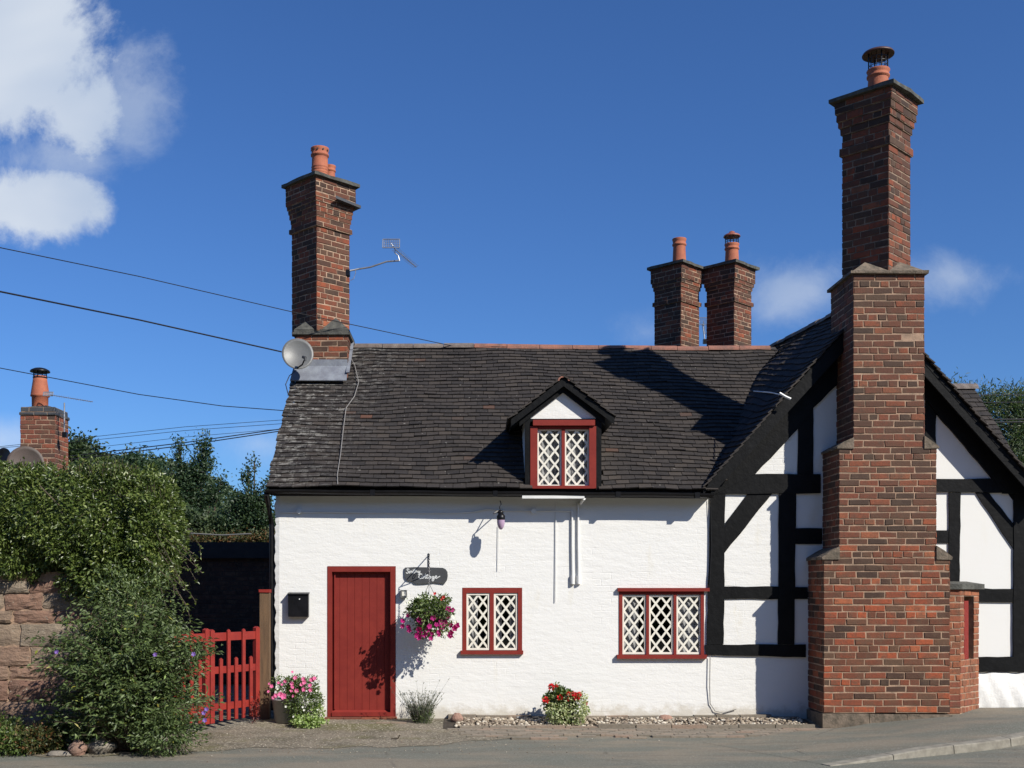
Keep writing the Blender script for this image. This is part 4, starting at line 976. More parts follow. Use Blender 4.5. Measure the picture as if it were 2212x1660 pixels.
for tip, s in ((tipL, -1), (tipR, 1)):
    d = (apx-tip); L = d.length; dd = d/L; N_ = Vector((-dd.z, 0, dd.x)) if s < 0 else Vector((dd.z, 0, -dd.x))
    if N_.z < 0: N_ = -N_
    slope_tiles(mb, lambda u, v, tip=tip, dd=dd: Vector((tip.x, u, tip.z))+dd*v, N_, dvy, dvy+dn, L, .1035, .168, 61+s, lambda p: p.y > roofY(p.z)+.35)
droof = mb.build('dormer_roof', 'roof_tile_wing', dorm)
mb = MB(); a = apx-Vector((0, 0, .055)); ridge_tiles(mb, a, a+Vector((0, 1.65, 0)), .075, .33, 4); mb.build('dormer_ridge', 'ridge_red', dorm)
for tip, s in ((tipL, -1), (tipR, 1)):
    mb = MB(); o = Vector((0, .03, -.02)); dwn = Vector((0, 0, -.085)); d = (apx-tip).normalized()
    mb.prism([tip+o+d*.03, apx+o, apx+o+dwn*1.2, tip+o+d*.03+dwn], (0, .028, 0)); mb.build('bargeboard', 'black_paint', dorm)
    q = MB(); i0 = Vector((0, .10, -.105)); ins = tip+d*.17
    q.prism([ins+i0, apx+i0, apx+i0+dwn*1.0, ins+i0+dwn*.9], (0, .035, 0)); q.build('inner_bargeboard', 'black_paint', dorm)
mb = MB()
mb.prism([tipL+Vector((.03, .05, -.03)), apx+Vector((0, .05, -.03)), apx+Vector((0, .05, -.05)), tipL+Vector((.03, .05, -.05))], (0, 1.2, 0)); mb.prism([tipR+Vector((-.03, .05, -.03)), apx+Vector((0, .05, -.03)), apx+Vector((0, .05, -.05)), tipR+Vector((-.03, .05, -.05))], (0, 1.2, 0)); mb.build('soffit', 'black_paint', dorm)

# pipes and conduits on the white wall ------------------------------------------------------------
yw = YW-.018
def wp(px, py, o=.018): return P(px, py, YW-o)
mb = MB()
mb.tube([wp(605, 1107), wp(700, 1106.5), wp(850, 1108), wp(980, 1108), wp(1020, 1106), wp(1052, 1100), wp(1090, 1103), wp(1150, 1103.5), wp(1236, 1104)], .007, 6); mb.build('conduit', 'white_plastic', cot)
for x in (647, 1152):
    mb = MB(); c = wp(x, 1104.5, .0); mb.prism([c+Vector((.032*math.cos(q), 0, .032*math.sin(q))) for q in [i*math.pi/8 for i in range(16)]], (0, -.05, 0)); mb.build('junction_box', 'white_plastic', cot)
for x, y0 in ((1236, 1104), (1249, 1086)):
    mb = MB(); mb.tube([wp(x, y0, .022), wp(x, 1180, .022), wp(x+1, 1248, .022)], .013, 8); mb.tube([wp(x+1, 1243, .02), wp(x+1, 1262, .02)], .028, 12); mb.build('waste_pipe', 'white_plastic', cot)
mb = MB(); mb.tube([wp(1201, 1086), wp(1201, 1180), wp(1200, 1300)], .006, 6); mb.build('conduit', 'white_plastic', cot)
mb = MB(); mb.tube([wp(1077, 1135), wp(1076, 1232)], .004, 5); mb.build('conduit', 'white_plastic', cot)
mb = MB(); mb.box(X(1126, YW), X(1258, YW), 14.34, 14.40, Z(1080, YW), Z(1074, YW)); mb.tube([P(1262, 1077, 14.36), P(1254, 1088, YW-.03)], .02, 6); mb.build('overflow_trunking', 'white_plastic', cot)
mb = MB(); mb.tube([wp(1534, 1418, .03), wp(1533, 1480, .03), wp(1534, 1520), wp(1545, 1536), wp(1562, 1540), wp(1590, 1532)], .006, 6); mb.build('cable_loop', 'pale_cable', cot)
mb = MB(); mb.tube([wp(1535, 1075, .04), wp(1537, 1180, .035), wp(1533, 1262, .035)], .004, 5); mb.build('wall_cable', 'cable', cot)

# ------------------------------------------------------------------ things fixed to or hung on the cottage
# letter box
o = thing('letter_box', 'flat black metal letter box on the white wall left of the red door', 'letter box', P(646, 1332, YW-.05))
x0, x1, z0, z1 = X(624.5, YW), X(668, YW), Z(1332, YW), Z(1280, YW)
mb = MB(); mb.box(x0, x1, YW-.085, YW-.004, z0, z1-.012); mb.build('box', 'black_gloss', o)
mb = MB(); mb.prism([(x0-.006, YW-.10, z1-.03), (x0-.006, YW-.10, z1-.012), (x0-.006, YW-.002, z1+.004), (x0-.006, YW-.002, z1-.012)], (x1-x0+.012, 0, 0)); mb.build('lid', 'black_gloss', o)
mb = MB(); c = P(647, 1294, YW-.092); mb.prism([c+Vector((.008*math.cos(q), 0, .008*math.sin(q))) for q in [i*math.pi/5 for i in range(10)]], (0, .01, 0)); mb.build('lock', 'white_plastic', o)
# small square lamp beside the door
o = thing('wall_light', 'small square grey sensor light on the white wall beside the door frame', 'light', P(872, 1290, YW-.04))
mb = MB(); mb.box(X(866, YW), X(879.5, YW), YW-.075, YW-.002, Z(1290.5, YW), Z(1274.5, YW)); mb.build('housing', 'dish_grey', o)
mb = MB(); mb.box(X(869, YW), X(877, YW), YW-.079, YW-.075, Z(1287, YW), Z(1278, YW)); mb.build('lens', 'cream_paint', o)
# festoon bulb hanging from the eaves
by = 14.30; bcx_ = X(1082, by)
o = thing('festoon_lamp', 'lilac glass bulb in a black holder hanging below the gutter', 'lamp', P(1082, 1142, by))
mb = MB(); zt_ = Z(1127, by)
pr = [(.001, zt_-.10), (.016, zt_-.097), (.034, zt_-.072), (.046, zt_-.04), (.050, zt_-.01), (.049, zt_+.03)]
mb.lathe((bcx_, by), pr, 20); mb.build('bulb', 'lilac_glass', o, True)
mb = MB(); mb.lathe((bcx_, by), [(.050, zt_+.022), (.053, zt_+.04), (.052, zt_+.075), (.04, zt_+.085), (.03, zt_+.11), (.001, zt_+.11)], 16)
mb.ball((bcx_-.006, by, zt_+.118), .042, .03, .03, 3, .1, 10, 8); mb.build('holder', 'black_gloss', o, True)
mb = MB(); h = Vector((bcx_-.006, by, zt_+.13)); mb.tube([h, h+Vector((-.01, 0, .06)), h+Vector((.01, .02, .09)), h+Vector((0, .10, .14))], .007, 6)
mb.build('hook', 'black_gloss', o)
mb = MB(); mb.tube([h+Vector((-.04, .0, -.02)), h+Vector((-.09, .06, -.02)), h+Vector((-.02, .20, .02)), h+Vector((.02, .285, .03))], .007, 6); mb.build('lead_wire', 'pale_cable', o)
# slate house name
o = thing('slate_name_sign', 'dark slate plaque on the white wall with chalk white handwriting', 'sign', P(920, 1261, YW-.02))
sc = (220/1217)*.799; ox, oy = 1060*.799, 1460*.799
def sp_(x, y, d): return P(ox+x*sc, oy+y*sc, YW-d)
out_ = [(190, 412), (330, 405), (540, 408), (760, 415), (800, 435), (828, 475), (833, 540), (822, 600), (785, 655), (640, 635), (500, 652), (390, 657), (340, 650), (310, 620), (225, 603), (200, 575), (186, 545), (184, 450)]
mb = MB(); mb.prism([sp_(x, y, .022) for x, y in out_], (0, .012, 0)); mb.build('plaque', 'slate', o)
ST = [ # handwriting strokes, in the sign's own units
 [(252, 440), (234, 431), (222, 444), (238, 464), (244, 484), (226, 498), (206, 486)],
 [(258, 496), (261, 466)], [(262, 480), (271, 465), (280, 471), (281, 496)], [(281, 480), (290, 465), (299, 471), (301, 496)],
 [(313, 466), (313, 490), (320, 495)], [(314, 448), (316, 450)],
 [(332, 438), (330, 488), (339, 495)], [(321, 461), (346, 459)],
 [(355, 436), (353, 496)], [(353, 480), (363, 465), (373, 471), (375, 496)], [(390, 465), (393, 486), (405, 489), (413, 466)], [(415, 465), (413, 498), (401, 516), (388, 506)],
 [(445, 512), (425, 508), (402, 535), (402, 565), (420, 577), (440, 568)],
 [(458, 540), (444, 556), (452, 574), (468, 566), (468, 546), (456, 540), (474, 548), (484, 546)],
 [(500, 512), (492, 560), (502, 573), (514, 564)], [(526, 512), (518, 560), (528, 573), (542, 564)], [(482, 530), (545, 524)],
 [(575, 546), (558, 544), (548, 560), (556, 573), (572, 562), (578, 546), (574, 570), (586, 570)],
 [(622, 546), (604, 546), (596, 562), (606, 572), (620, 560), (624, 546), (624, 590), (610, 612), (596, 600), (610, 582), (640, 566)],
 [(642, 562), (662, 552), (666, 540), (654, 536), (644, 552), (648, 568), (664, 572), (690, 556), (718, 540)]]
mb = MB()
def stroke(mb, pts, r_=.0062):
    p = [Vector((x, y, 0)) for x, y in pts]; p = [p[0]*2-p[1]]+p+[p[-1]*2-p[-2]]
    for i in range(1, len(p)-2):
        a, b_, c, d = p[i-1:i+3]; n = max(2, int((c-b_).length/5))
        for k in range(n):
            q = k/n; v = .5*((2*b_)+(c-a)*q+(2*a-5*b_+4*c-d)*q*q+(3*b_-a-3*c+d)*q**3)
            mb.ball(sp_(v.x, v.y, .0225), r_, .0012, r_, 0, 0, 7, 4)
for s_ in ST[:12]: stroke(mb, s_)
mb.build('lettering', 'chalk', o); mb = MB()
for s_ in ST[12:]: stroke(mb, s_)
mb.build('lettering', 'chalk', o)
# hanging basket, bracket and chain
hb = P(928, 1330, 14.24)
o = thing('hanging_basket_bracket', 'black wrought iron scroll bracket above the slate sign', 'bracket', P(918, 1225, YW-.02))
mb = MB(); tip = P(927, 1199, 14.24); wt = P(925.5, 1200, YW-.008); wb = P(925.5, 1238, YW-.008)
mb.tube([wt+Vector((0, 0, .03)), wb], .006, 6); mb.tube([wt, tip], .007, 6); 
arc = [wb+(tip-wb)*q+Vector((0, .05*math.sin(q*3.14), -.05*math.sin(q*3.14))) for q in [i/10 for i in range(11)]]; mb.tube(arc, .006, 6)
cs = wt+(tip-wt)*.55+Vector((0, 0, -.07)); mb.tube([cs+Vector((0, .035*math.cos(a)*(1-a/9), .035*math.sin(a)*(1-a/9))) for a in [i*.6 for i in range(12)]], .005, 5)
mb.tube([tip, tip+Vector((0, -.015, .012)), tip+Vector((0, -.02, -.02))], .007, 6)
mb.build('ironwork', 'black_gloss', o)
bask = thing('hanging_basket', 'round hanging basket of green trailing plants and magenta petunias beside the door', 'hanging basket', hb-Vector((0, 0, .2)))
ch = MB(); z = tip.z-.03; k = 0
while z > hb.z+.40:
    d = Vector((.011, 0, 0)) if k % 2 else Vector((0, .011, 0)); c = Vector((tip.x, tip.y-.015, z))
    ch.tube([c+d, c+Vector((0, 0, .014)), c-d, c-Vector((0, 0, .014)), c+d], .0035, 4); z -= .024; k += 1
top = Vector((tip.x, tip.y-.015, z+.01))
for a in range(3): ch.tube([top, Vector((hb.x+.17*math.cos(a*2.1+.5), hb.y+.17*math.sin(a*2.1+.5), hb.z+.08))], .004, 4)
ch.build('chain', 'aluminium', bask)
mb = MB(); mb.lathe((hb.x, hb.y), [(.001, hb.z-.16), (.10, hb.z-.13), (.16, hb.z-.05), (.175, hb.z+.06), (.16, hb.z+.06), (.001, hb.z+.05)], 20); mb.build('basket', 'dark_soil', bask)

def ellipsoid_pts(c, r, n, inner=.55, lump=.12, seed=0, up=None):
    g = np.random.default_rng(seed); d = nrm(g.normal(size=(n, 3)))
    if up is not None: d[:, 2] = np.where(d[:, 2] < -up, -d[:, 2], d[:, 2])
    k = inner+(1-inner)*g.random(n)**.6
    w = 1+lump*(np.sin(d[:, 0]*7+seed)+np.sin(d[:, 1]*6+seed*2)+np.sin(d[:, 2]*8+seed*3))
    return np.array(c)+d*np.array(r)*(k*w)[:, None], d
def foliage(par, c, r, n, L, Wd, mat, seed, name='foliage', inner=.5, lump=.1, out=.9, g_=-.2):
    C, d = ellipsoid_pts(c, r, n, inner, lump, seed); g = np.random.default_rng(seed+5)
    D = d*out+g.normal(size=(n, 3))*.6+np.array([0, 0, g_])
    q_ = leaves(name, C, D, L*(.7+.6*g.random(n)), Wd*(.7+.6*g.random(n)), mat, par, N=d+g.normal(size=(n, 3))*.5)
    if 'stems' in name: q_['kind'] = 'stuff'
    return q_
def flower_mesh(name, r, lobes, mat, depth=.5):
    mb = MB(); n = lobes*4; vs = [(0, 0, -r*depth)]
    for ring in (.45, 1.0):
        for i in range(n):
            a = 2*math.pi*i/n; q = r*ring*(1+.16*math.cos(lobes*a)*ring); vs.append((q*math.cos(a), q*math.sin(a), -r*depth*(1-ring)**1.2+.1*r*math.sin(i*1.9)*ring))
    fs = [(0, 1+i, 1+(i+1) % n) for i in range(n)]+[(1+i, 1+n+i, 1+n+(i+1) % n, 1+(i+1) % n) for i in range(n)]
    me = bpy.data.meshes.new(name); me.from_pydata(vs, [], fs); me.materials.append(MATS[mat]); return me
FM = {m_: flower_mesh('flower', 1.0, 5, m_) for m_ in ('petal_magenta', 'petal_pink', 'petal_white', 'petal_red', 'petal_purple')}
def flower(par, loc, r, mat, facing, name='flower'):
    o = bpy.data.objects.new(name, FM[mat]); COL.objects.link(o); f = Vector(facing).normalized()
    o.matrix_world = Matrix.Translation(loc) @ f.to_track_quat('Z', 'Y').to_matrix().to_4x4() @ Matrix.Rotation(random.uniform(0, 1.2), 4, 'Z') @ Matrix.Scale(r, 4)
    mw = o.matrix_world.copy(); o.parent = par; o.matrix_parent_inverse = Matrix.Translation(-LOC.get(par.name, Vector((0, 0, 0)))); o.matrix_basis = mw
    return o
foliage(bask, (hb.x, hb.y, hb.z+.07), (.27, .24, .20), 2600, .045, .022, 'leaf_green', 3, inner=.35, lump=.1)
foliage(bask, (hb.x+.04, hb.y, hb.z-.12), (.28, .22, .15), 700, .045, .02, 'leaf_green', 4, inner=.3, lump=.16, g_=-.8, name='trailing_stems')
foliage(bask, (hb.x+.14, hb.y-.05, hb.z+.03), (.13, .15, .16), 420, .03, .018, 'leaf_lavender', 5, inner=.5, name='silver_foliage')
fl = [(405, 1190, 34), (430, 1220, 36), (405, 1345, 38), (380, 1430, 36), (405, 1455, 34), (480, 1410, 36), (530, 1345, 30), (560, 1290, 30), (615, 1165, 32), (735, 1225, 34), (790, 1235, 34), (745, 1300, 34), (845, 1035, 34), (905, 1045, 28), (665, 1265, 26), (965, 1280, 36), (935, 1320, 34), (875, 1390, 36), (870, 1430, 32), (880, 1270, 28), (700, 1370, 28), (160, 1210, 28), (155, 1290, 26), (245, 1300, 28), (255, 1350, 26), (580, 1470, 26), (595, 1400, 22), (240, 1130, 24), (840, 1150, 22), (700, 1420, 22)]
for x, y, r_ in fl:
    f = P(ox+x*sc, oy+y*sc, 14.20-.20*max(.1, 1-abs(x-560)/520)); flower(bask, f, r_*sc/F*14.1*1.35, 'petal_magenta', (random.uniform(-.5, .6), -1, random.uniform(-.4, .5)))
for x, y, r_ in ((770, 855, 26), (745, 890, 22), (640, 800, 24)): flower(bask, P(ox+x*sc, oy+y*sc, 14.12), r_*sc/F*14.1, 'petal_red', (random.uniform(-.5, .6), -1, .5))
for x, y in ((560, 840), (590, 860), (575, 880), (420, 860), (440, 850), (390, 850), (215, 880), (270, 930), (250, 940), (900, 1130), (925, 1160), (950, 1220), (940, 1240), (205, 940), (650, 1410), (790, 1400)):
    flower(bask, P(ox+x*sc, oy+y*sc, 14.08), .018, 'petal_white', (random.uniform(-.5, .6), -1, .6))

# satellite dish
def dish(name, label, c, r, face, matn, arm=True, mount=None):
    o = thing(name, label, 'satellite dish', c); f = Vector(face).normalized(); q = f.to_track_quat('Z', 'Y').to_matrix()
    mb = MB(); n = 28; vs = []; rings = 7
    for s_ in (0, 1):
        for j in range(rings):
            rr_ = r*j/(rings-1)
            for i in range(n):
                a = 2*math.pi*i/n; p = Vector((rr_*math.cos(a), rr_*math.sin(a)*1.05, .22*r*(j/(rings-1))**2-(.006 if s_ else 0))); vs.append(Vector(c)+q @ p)
    fs = []
    for s_ in (0, 1):
        b0 = s_*rings*n
        fs += [(b0+j*n+i, b0+j*n+(i+1) % n, b0+(j+1)*n+(i+1) % n, b0+(j+1)*n+i) for j in range(rings-1) for i in range(n)]
    fs += [((rings-1)*n+i, (rings-1)*n+(i+1) % n, rings*n+(rings-1)*n+(i+1) % n, rings*n+(rings-1)*n+i) for i in range(n)]
    mb.add(vs, fs); mb.build('reflector', matn, o, True)
    if arm:
        C = Vector(c); e = C+q @ Vector((.0, -r*.55, r*1.05))+Vector((.10, 0, -.02)); bt = C+q @ Vector((0, -r*.95, .05))
        mb = MB(); mb.tube([bt, bt+(e-bt)*.6+Vector((0, 0, -.04)), e], .011, 6); mb.build('arm', 'black_gloss', o)
        mb = MB(); mb.tube([e, e+(C-e).normalized()*.085], .022, 10); mb.tube([e+Vector((0, 0, .01)), e+Vector((-.0, 0, -.045))], .016, 8); mb.build('receiver', 'slate', o)
    if mount is not None:
        mb = MB(); mb.tube([Vector(c)-f*.01, Vector(c)-f*.1, Vector(mount)], .014, 6); mb.build('mount', 'aluminium', o)
    return o
dish('satellite_dish', 'pale grey round satellite dish fixed to the foot of the left brick chimney', P(643, 767, 16.25), .225, (.18, -1, .22), 'dish_grey', True, (lx0+.1, 16.6, 4.95))
mb = MB(); mb.tube([P(640, 800, 16.3), P(625, 812, 16.2), P(617, 830, 16.1), P(622, 850, 16.0)], .007, 5); mb.build('dish_lead', 'cable', None, label='thin black lead looping from the pale dish down to the roof tiles', category='cable')
# television aerials
def yagi(label, mount, elbow, head, grid_c, gw, gh, boom_a, boom_b, nel, el, group=None, vert=False):
    o = thing('television_aerial', label, 'aerial', mount)
    mb = MB(); mb.tube([Vector(mount)]+[Vector(e) for e in elbow]+[Vector(head)], .013, 8); mb.build('arm', 'aluminium', o)
    mb = MB(); c = Vector(mount); mb.box(c.x-.03, c.x+.04, c.y-.03, c.y+.05, c.z-.07, c.z+.02); mb.build('clamp', 'black_gloss', o)
    mb = MB(); a, b2 = Vector(boom_a), Vector(boom_b); mb.tube([a, b2], .007, 6)
    ev = Vector(el)
    for i in range(nel): p = a+(b2-a)*(i+.5)/nel; mb.tube([p-ev*(1-.3*i/nel), p+ev*(1-.3*i/nel)], .0028, 4)
    mb.build('director_boom', 'aluminium', o)
    mb = MB(); g = Vector(grid_c); U = Vector((gw/2, 0, 0)); V_ = Vector((0, .02, gh/2))
    for q in (-1, 1): mb.tube([g-U+V_*q, g+U+V_*q], .008, 5); mb.tube([g+U*q-V_, g+U*q+V_], .008, 5)
    for i in range(1, 5): k = -1+2*i/5; mb.tube([g-U+V_*k, g+U+V_*k], .003, 4)
    for i in range(1, 9): k = -1+2*i/9; mb.tube([g-V_+U*k, g+V_+U*k], .003, 4)
    mb.tube([g, a], .008, 5); mb.build('reflector_grid', 'aluminium', o)
    return o
Ya = 17.0
yagi('silver television aerial on a long arm at the right of the left chimney', P(750, 586, 16.95), [P(775, 581, Ya), P(800, 577, Ya), P(835, 565, Ya)], P(863, 563, Ya), P(845, 526, Ya), .25, .14, P(853, 538, Ya), P(899, 577, 16.6), 17, (.055, 0, .02))
mb = MB(); mb.tube([P(863, 563, Ya), P(860, 552, Ya), P(853, 546, Ya), P(854, 538, Ya)], .008, 6); mb.tube([P(757, 606, 16.9), P(764, 602, 16.9), P(768, 590, 16.9), P(768, 582, 17)], .005, 5); mb.build('aerial_bracket', 'aluminium', None, label='bent tube and drop loop that tie the silver aerial to the end of its arm', category='bracket')
YA2 = 24.0
yagi('small dark aerial glimpsed between the two rear chimneys', P(1522, 735, YA2), [P(1521, 725, YA2)], P(1518, 700, YA2), P(1520, 694, YA2), .22, .16, P(1520, 700, YA2), P(1524, 722, YA2-.6), 8, (.06, 0, 0))
# aerial lead down the roof
def on_roof(px, py, up=.03):
    k = (ZR-ZE)/(YR-YE); Y = (ZE-k*YE-HC)/((HY-py)/F-k); return P(px, py, Y)+SN*up
mb = MB(); mb.tube([on_roof(755, 770), on_roof(767, 795), on_roof(775, 830), on_roof(766, 860), on_roof(748, 885), on_roof(742, 930), on_roof(736, 985), on_roof(729, 1030), on_roof(730, 1052, .04)], .006, 5); mb.build('aerial_lead', 'pale_cable', None, label='pale aerial lead snaking down the roof tiles from the left chimney', category='cable')

# overhead wires
def wire(label, pts, r, name='overhead_wire', sag=.0):
    P_ = [Vector(p) for p in pts]; a = []
    for i in range(len(P_)-1):
        for k in range(12):
            q = k/12; a.append(P_[i].lerp(P_[i+1], q)-Vector((0, 0, 4*sag*q*(1-q))))
    a.append(P_[-1]); mb = MB(); mb.tube(a, r, 5, False); return mb.build(name, 'cable', None, label=label, category='wire')
wire('wire passing in front of the left chimney shaft to the ridge', [P(-1100, 333, 9), P(-120, 513, 12), P(0, 535, 12.9), P(300, 597, 14.6), P(632, 674, 16.2), P(985, 749, 17.3)], .0062, sag=.0)
wire('thick black wire ending behind the pale satellite dish', [P(-1100, 419, 9), P(-120, 607, 12), P(0, 630, 13), P(300, 691, 14.9), P(608, 760, 16.5)], .011)
wire('thin high wire running behind the neighbour clay pot to the roof verge', [P(-1100, 600, 26), P(-100, 777, 26), P(0, 795, 26), P(300, 852, 26), P(480, 877, 26), P(640, 889, 26), P(1400, 900, 26)], .010)
for i, (a, b_, c, w) in enumerate(((949, 922, 909, .009), (952, 928, 915, .009), (965, 940, 924, .008))):
    wire(['topmost', 'second', 'third'][i]+' of the thin faint wires above the trees left of the cottage', [P(-1000, a+90, 40), P(-60, a+22-i*2, 40), P(150, a+4*i, 40), P(400, b_+2*i, 40), P(640, c-4+2*i, 40), P(1400, c-60, 40)], w)
for i in range(2):
    wire(['upper', 'lower'][i]+' of the twin black cables crossing the tall thin tree', [P(-1000, 1120+i*20, 30), P(-60, 1010+i*9, 30), P(190, 981+i*7, 30), P(400, 956+i*6, 30), P(640, 922+i*4, 30), P(1400, 820, 30)], .014)
for i, y in enumerate((852, 868, 905, 911)):
    wire(['highest wire', 'second wire down', 'third wire down', 'lowest wire'][i]+' at the right edge in front of the willow', [P(1650, y+14, 26), P(2080, y+2, 26), P(2400, y-1, 26), P(3400, y-25, 26)], .010 if i < 2 else .016)
wire('faint white clothes pole lying level above the dark shed', [P(408, 1152, 22), P(480, 1156, 22), P(543, 1153, 22)], .014, 'clothes_pole'); COL.objects[-1].data.materials[0] = MATS['dish_grey']

# ------------------------------------------------------------------ planters
def planter_tub(par, c, r, h, mat='pot_plastic'):
    mb = MB(); mb.lathe((c[0], c[1]), [(.001, c[2]), (r*.78, c[2]), (r*.98, c[2]+h*.93), (r*1.05, c[2]+h*.93), (r*1.05, c[2]+h), (r*.93, c[2]+h), (r*.9, c[2]+h*.9), (.001, c[2]+h*.88)], 24); mb.build('tub', mat, par, True)
c = P(632, 1565, 14.25); c.z = gz(c.x, c.y)
pl1 = thing('flower_tub', 'tub of pink petunias and bushy greenery beside the gate post', 'planter', c)
planter_tub(pl1, P(617, 1565, 14.3).xy.to_3d()+Vector((0, 0, c.z)), .17, .30)
foliage(pl1, (X(655, 14.25), 14.22, .27), (.27, .22, .30), 3600, .038, .014, 'leaf_green', 11, inner=.3, lump=.08)
foliage(pl1, (X(628, 14.25), 14.22, .46), (.24, .2, .13), 900, .04, .016, 'leaf_green', 12, inner=.2, lump=.2, name='petunia_stems')
foliage(pl1, (X(668, 14.1), 14.0, .03), (.20, .10, .07), 520, .035, .028, 'leaf_lime', 13, name='lime_foliage'); foliage(pl1, (X(690, 14.1), 14.05, .12), (.06, .06, .12), 130, .035, .028, 'leaf_lime', 14, name='lime_foliage')
s5 = (520/2212)*.799; o5x, o5y = 700*.799, 1780*.799
for x, y, r_ in ((417, 222, 24), (300, 264, 20), (225, 280, 16), (378, 290, 22), (385, 330, 20), (510, 235, 24), (520, 275, 24), (490, 300, 20), (605, 245, 26), (640, 228, 22), (588, 310, 22), (592, 362, 24), (515, 355, 26), (432, 372, 24), (372, 370, 18), (145, 320, 20), (240, 410, 28), (280, 435, 34), (195, 425, 24), (165, 450, 20), (110, 380, 16), (118, 290, 14), (392, 432, 16), (265, 300, 14), (385, 155, 14)):
    flower(pl1, P(o5x+x*s5, o5y+y*s5, 14.02), r_*s5/F*14.0*1.05, 'petal_pink', (random.uniform(-.4, .7), -1, random.uniform(-.2, .7)))
for x, y in ((205, 325), (215, 350), (520, 595), (310, 555), (400, 670), (505, 560), (675, 585), (665, 372)): flower(pl1, P(o5x+x*s5, o5y+y*s5, 13.99), .014, 'petal_white', (0, -1, .4))
cg = P(1218, 1568, 14.2); cg.z = gz(cg.x, cg.y)
pl2 = thing('flower_tub', 'tub of red geraniums over pale variegated foliage below the white wall', 'planter', cg)
planter_tub(pl2, cg+Vector((0, .0, 0)), .15, .26, 'dark_soil')
foliage(pl2, (cg.x-.02, 14.2, .29), (.19, .17, .12), 1100, .045, .038, 'leaf_green', 21, inner=.2, lump=.12); foliage(pl2, (cg.x-.17, 14.2, .24), (.10, .12, .15), 330, .04, .03, 'leaf_green', 22, inner=.2); foliage(pl2, (cg.x-.10, 14.2, .40), (.055, .06, .09), 130, .035, .03, 'leaf_green', 26, inner=.2)
foliage(pl2, (cg.x-.08, 14.08, .13), (.15, .14, .17), 800, .034, .022, 'leaf_variegated', 23, name='variegated_foliage'); foliage(pl2, (cg.x+.15, 14.1, .18), (.16, .14, .21), 1000, .034, .022, 'leaf_variegated', 24, name='variegated_foliage')
s6 = (220/2029)*.799; o6x, o6y = 1420*.799, 1820*.799
for x, y, r_ in ((655, 345, 85), (790, 320, 40), (515, 670, 88), (865, 610, 78), (1080, 510, 55), (1075, 655, 52), (1215, 515, 75), (1290, 590, 95), (1340, 530, 70), (1525, 755, 38)):
    cen = P(o6x+x*s6, o6y+y*s6, 14.05); R = r_*s6/F*14.05
    head = MB(); g = random.Random(int(x)); 
    C_ = []; D_ = []
    for i in range(34):
        d = Vector((g.gauss(0, 1), g.gauss(0, 1), g.gauss(0, 1))).normalized(); C_.append(cen+d*R*.45); D_.append(d+Vector((g.gauss(0, .4), g.gauss(0, .4), g.gauss(0, .4))))
    leaves('flower_head', np.array([list(q) for q in C_]), np.array([list(q) for q in D_]), R*.8, R*.7, 'petal_red', pl2)
    mb = MB(); mb.tube([cen, Vector((cen.x*.6+cg.x*.4, 14.17, max(.2, cen.z-.16)))], .004, 5); mb.build('stalk', 'leaf_green', pl2)
# lavender tuft
lv = P(905, 1572, 14.22); lv.z = gz(lv.x, lv.y)
lav = thing('lavender_plant', 'wispy lavender tuft growing between door and two light window', 'plant', lv)
g = np.random.default_rng(4); n = 260; mb = MB(); Cc, Dd = [], []
for i in range(n):
    a = g.random()*6.28; sp = g.random()**.7*.75; h = g.uniform(.14, .40)*(1.0 if i > 12 else 1.4)
    base = Vector((lv.x+.09*math.cos(a)*g.random()+.02, 14.26+.06*math.sin(a), lv.z)); tip_ = base+Vector((math.cos(a)*sp*h*1.0, math.sin(a)*sp*h*.5, h))
    mid = base.lerp(tip_, .5)+Vector((0, 0, .03)); mb.tube([base, mid, tip_], [.0022, .0018, .001], 3, False)
    for k in range(9):
        q = .1+.5*g.random() if k < 7 else .95; Cc.append(list(base.lerp(tip_, q))); Dd.append([math.cos(a+g.normal()), math.sin(a+g.normal()), 1.2])
mb.build('stems', 'leaf_lavender', lav); leaves('foliage', np.array(Cc), np.array(Dd), .038, .007, 'leaf_lavender', lav)
foliage(lav, (lv.x+.05, 14.24, .06), (.13, .09, .12), 700, .035, .007, 'leaf_green', 34, name='foliage', g_=.5)
# stones
def rock(label, px, py, Y, r, mat, seed, f=(1, .8, .7)):
    c = P(px, py, Y); c.z = gz(c.x, c.y)+r*f[2]*.6
    mb = MB(); mb.ball(c, r*f[0], r*f[1], r*f[2], seed, .16, 14, 10); return mb.build('rock', mat, None, True, label=label, category='rock')
rock('reddish rock against the wall foot below the two light window', 987, 1560, 14.3, .085, 'rock_red', 3, (1, .8, .8))
rock('pale rock half sunk in the gravel below the three light window', 1437, 1560, 14.4, .075, 'rock_red', 6, (1.3, .8, .6))
rock('round reddish boulder at the road edge under the big shrub', 166, 1612, 11.75, .10, 'rock_red', 8, (1, .9, .95))
rock('lumpy grey stone under the big shrub beside the reddish boulder', 219, 1608, 11.9, .13, 'rock_grey', 9, (1.2, .9, .8))
rock('flat low stone at the road edge left of the reddish boulder', 130, 1620, 11.7, .09, 'rock_grey', 10, (1.4, .9, .35))
# small dark twig on the driveway
mb = MB(); q = P(860, 1590, 12.9); q.z = gz(q.x, q.y)+.02; mb.tube([q-Vector((.08, 0, .005)), q, q+Vector((.02, 0, .04))], .008, 5); mb.build('fallen_twig', 'bark', None, label='short dark twig lying on the tarmac before the door', category='twig')

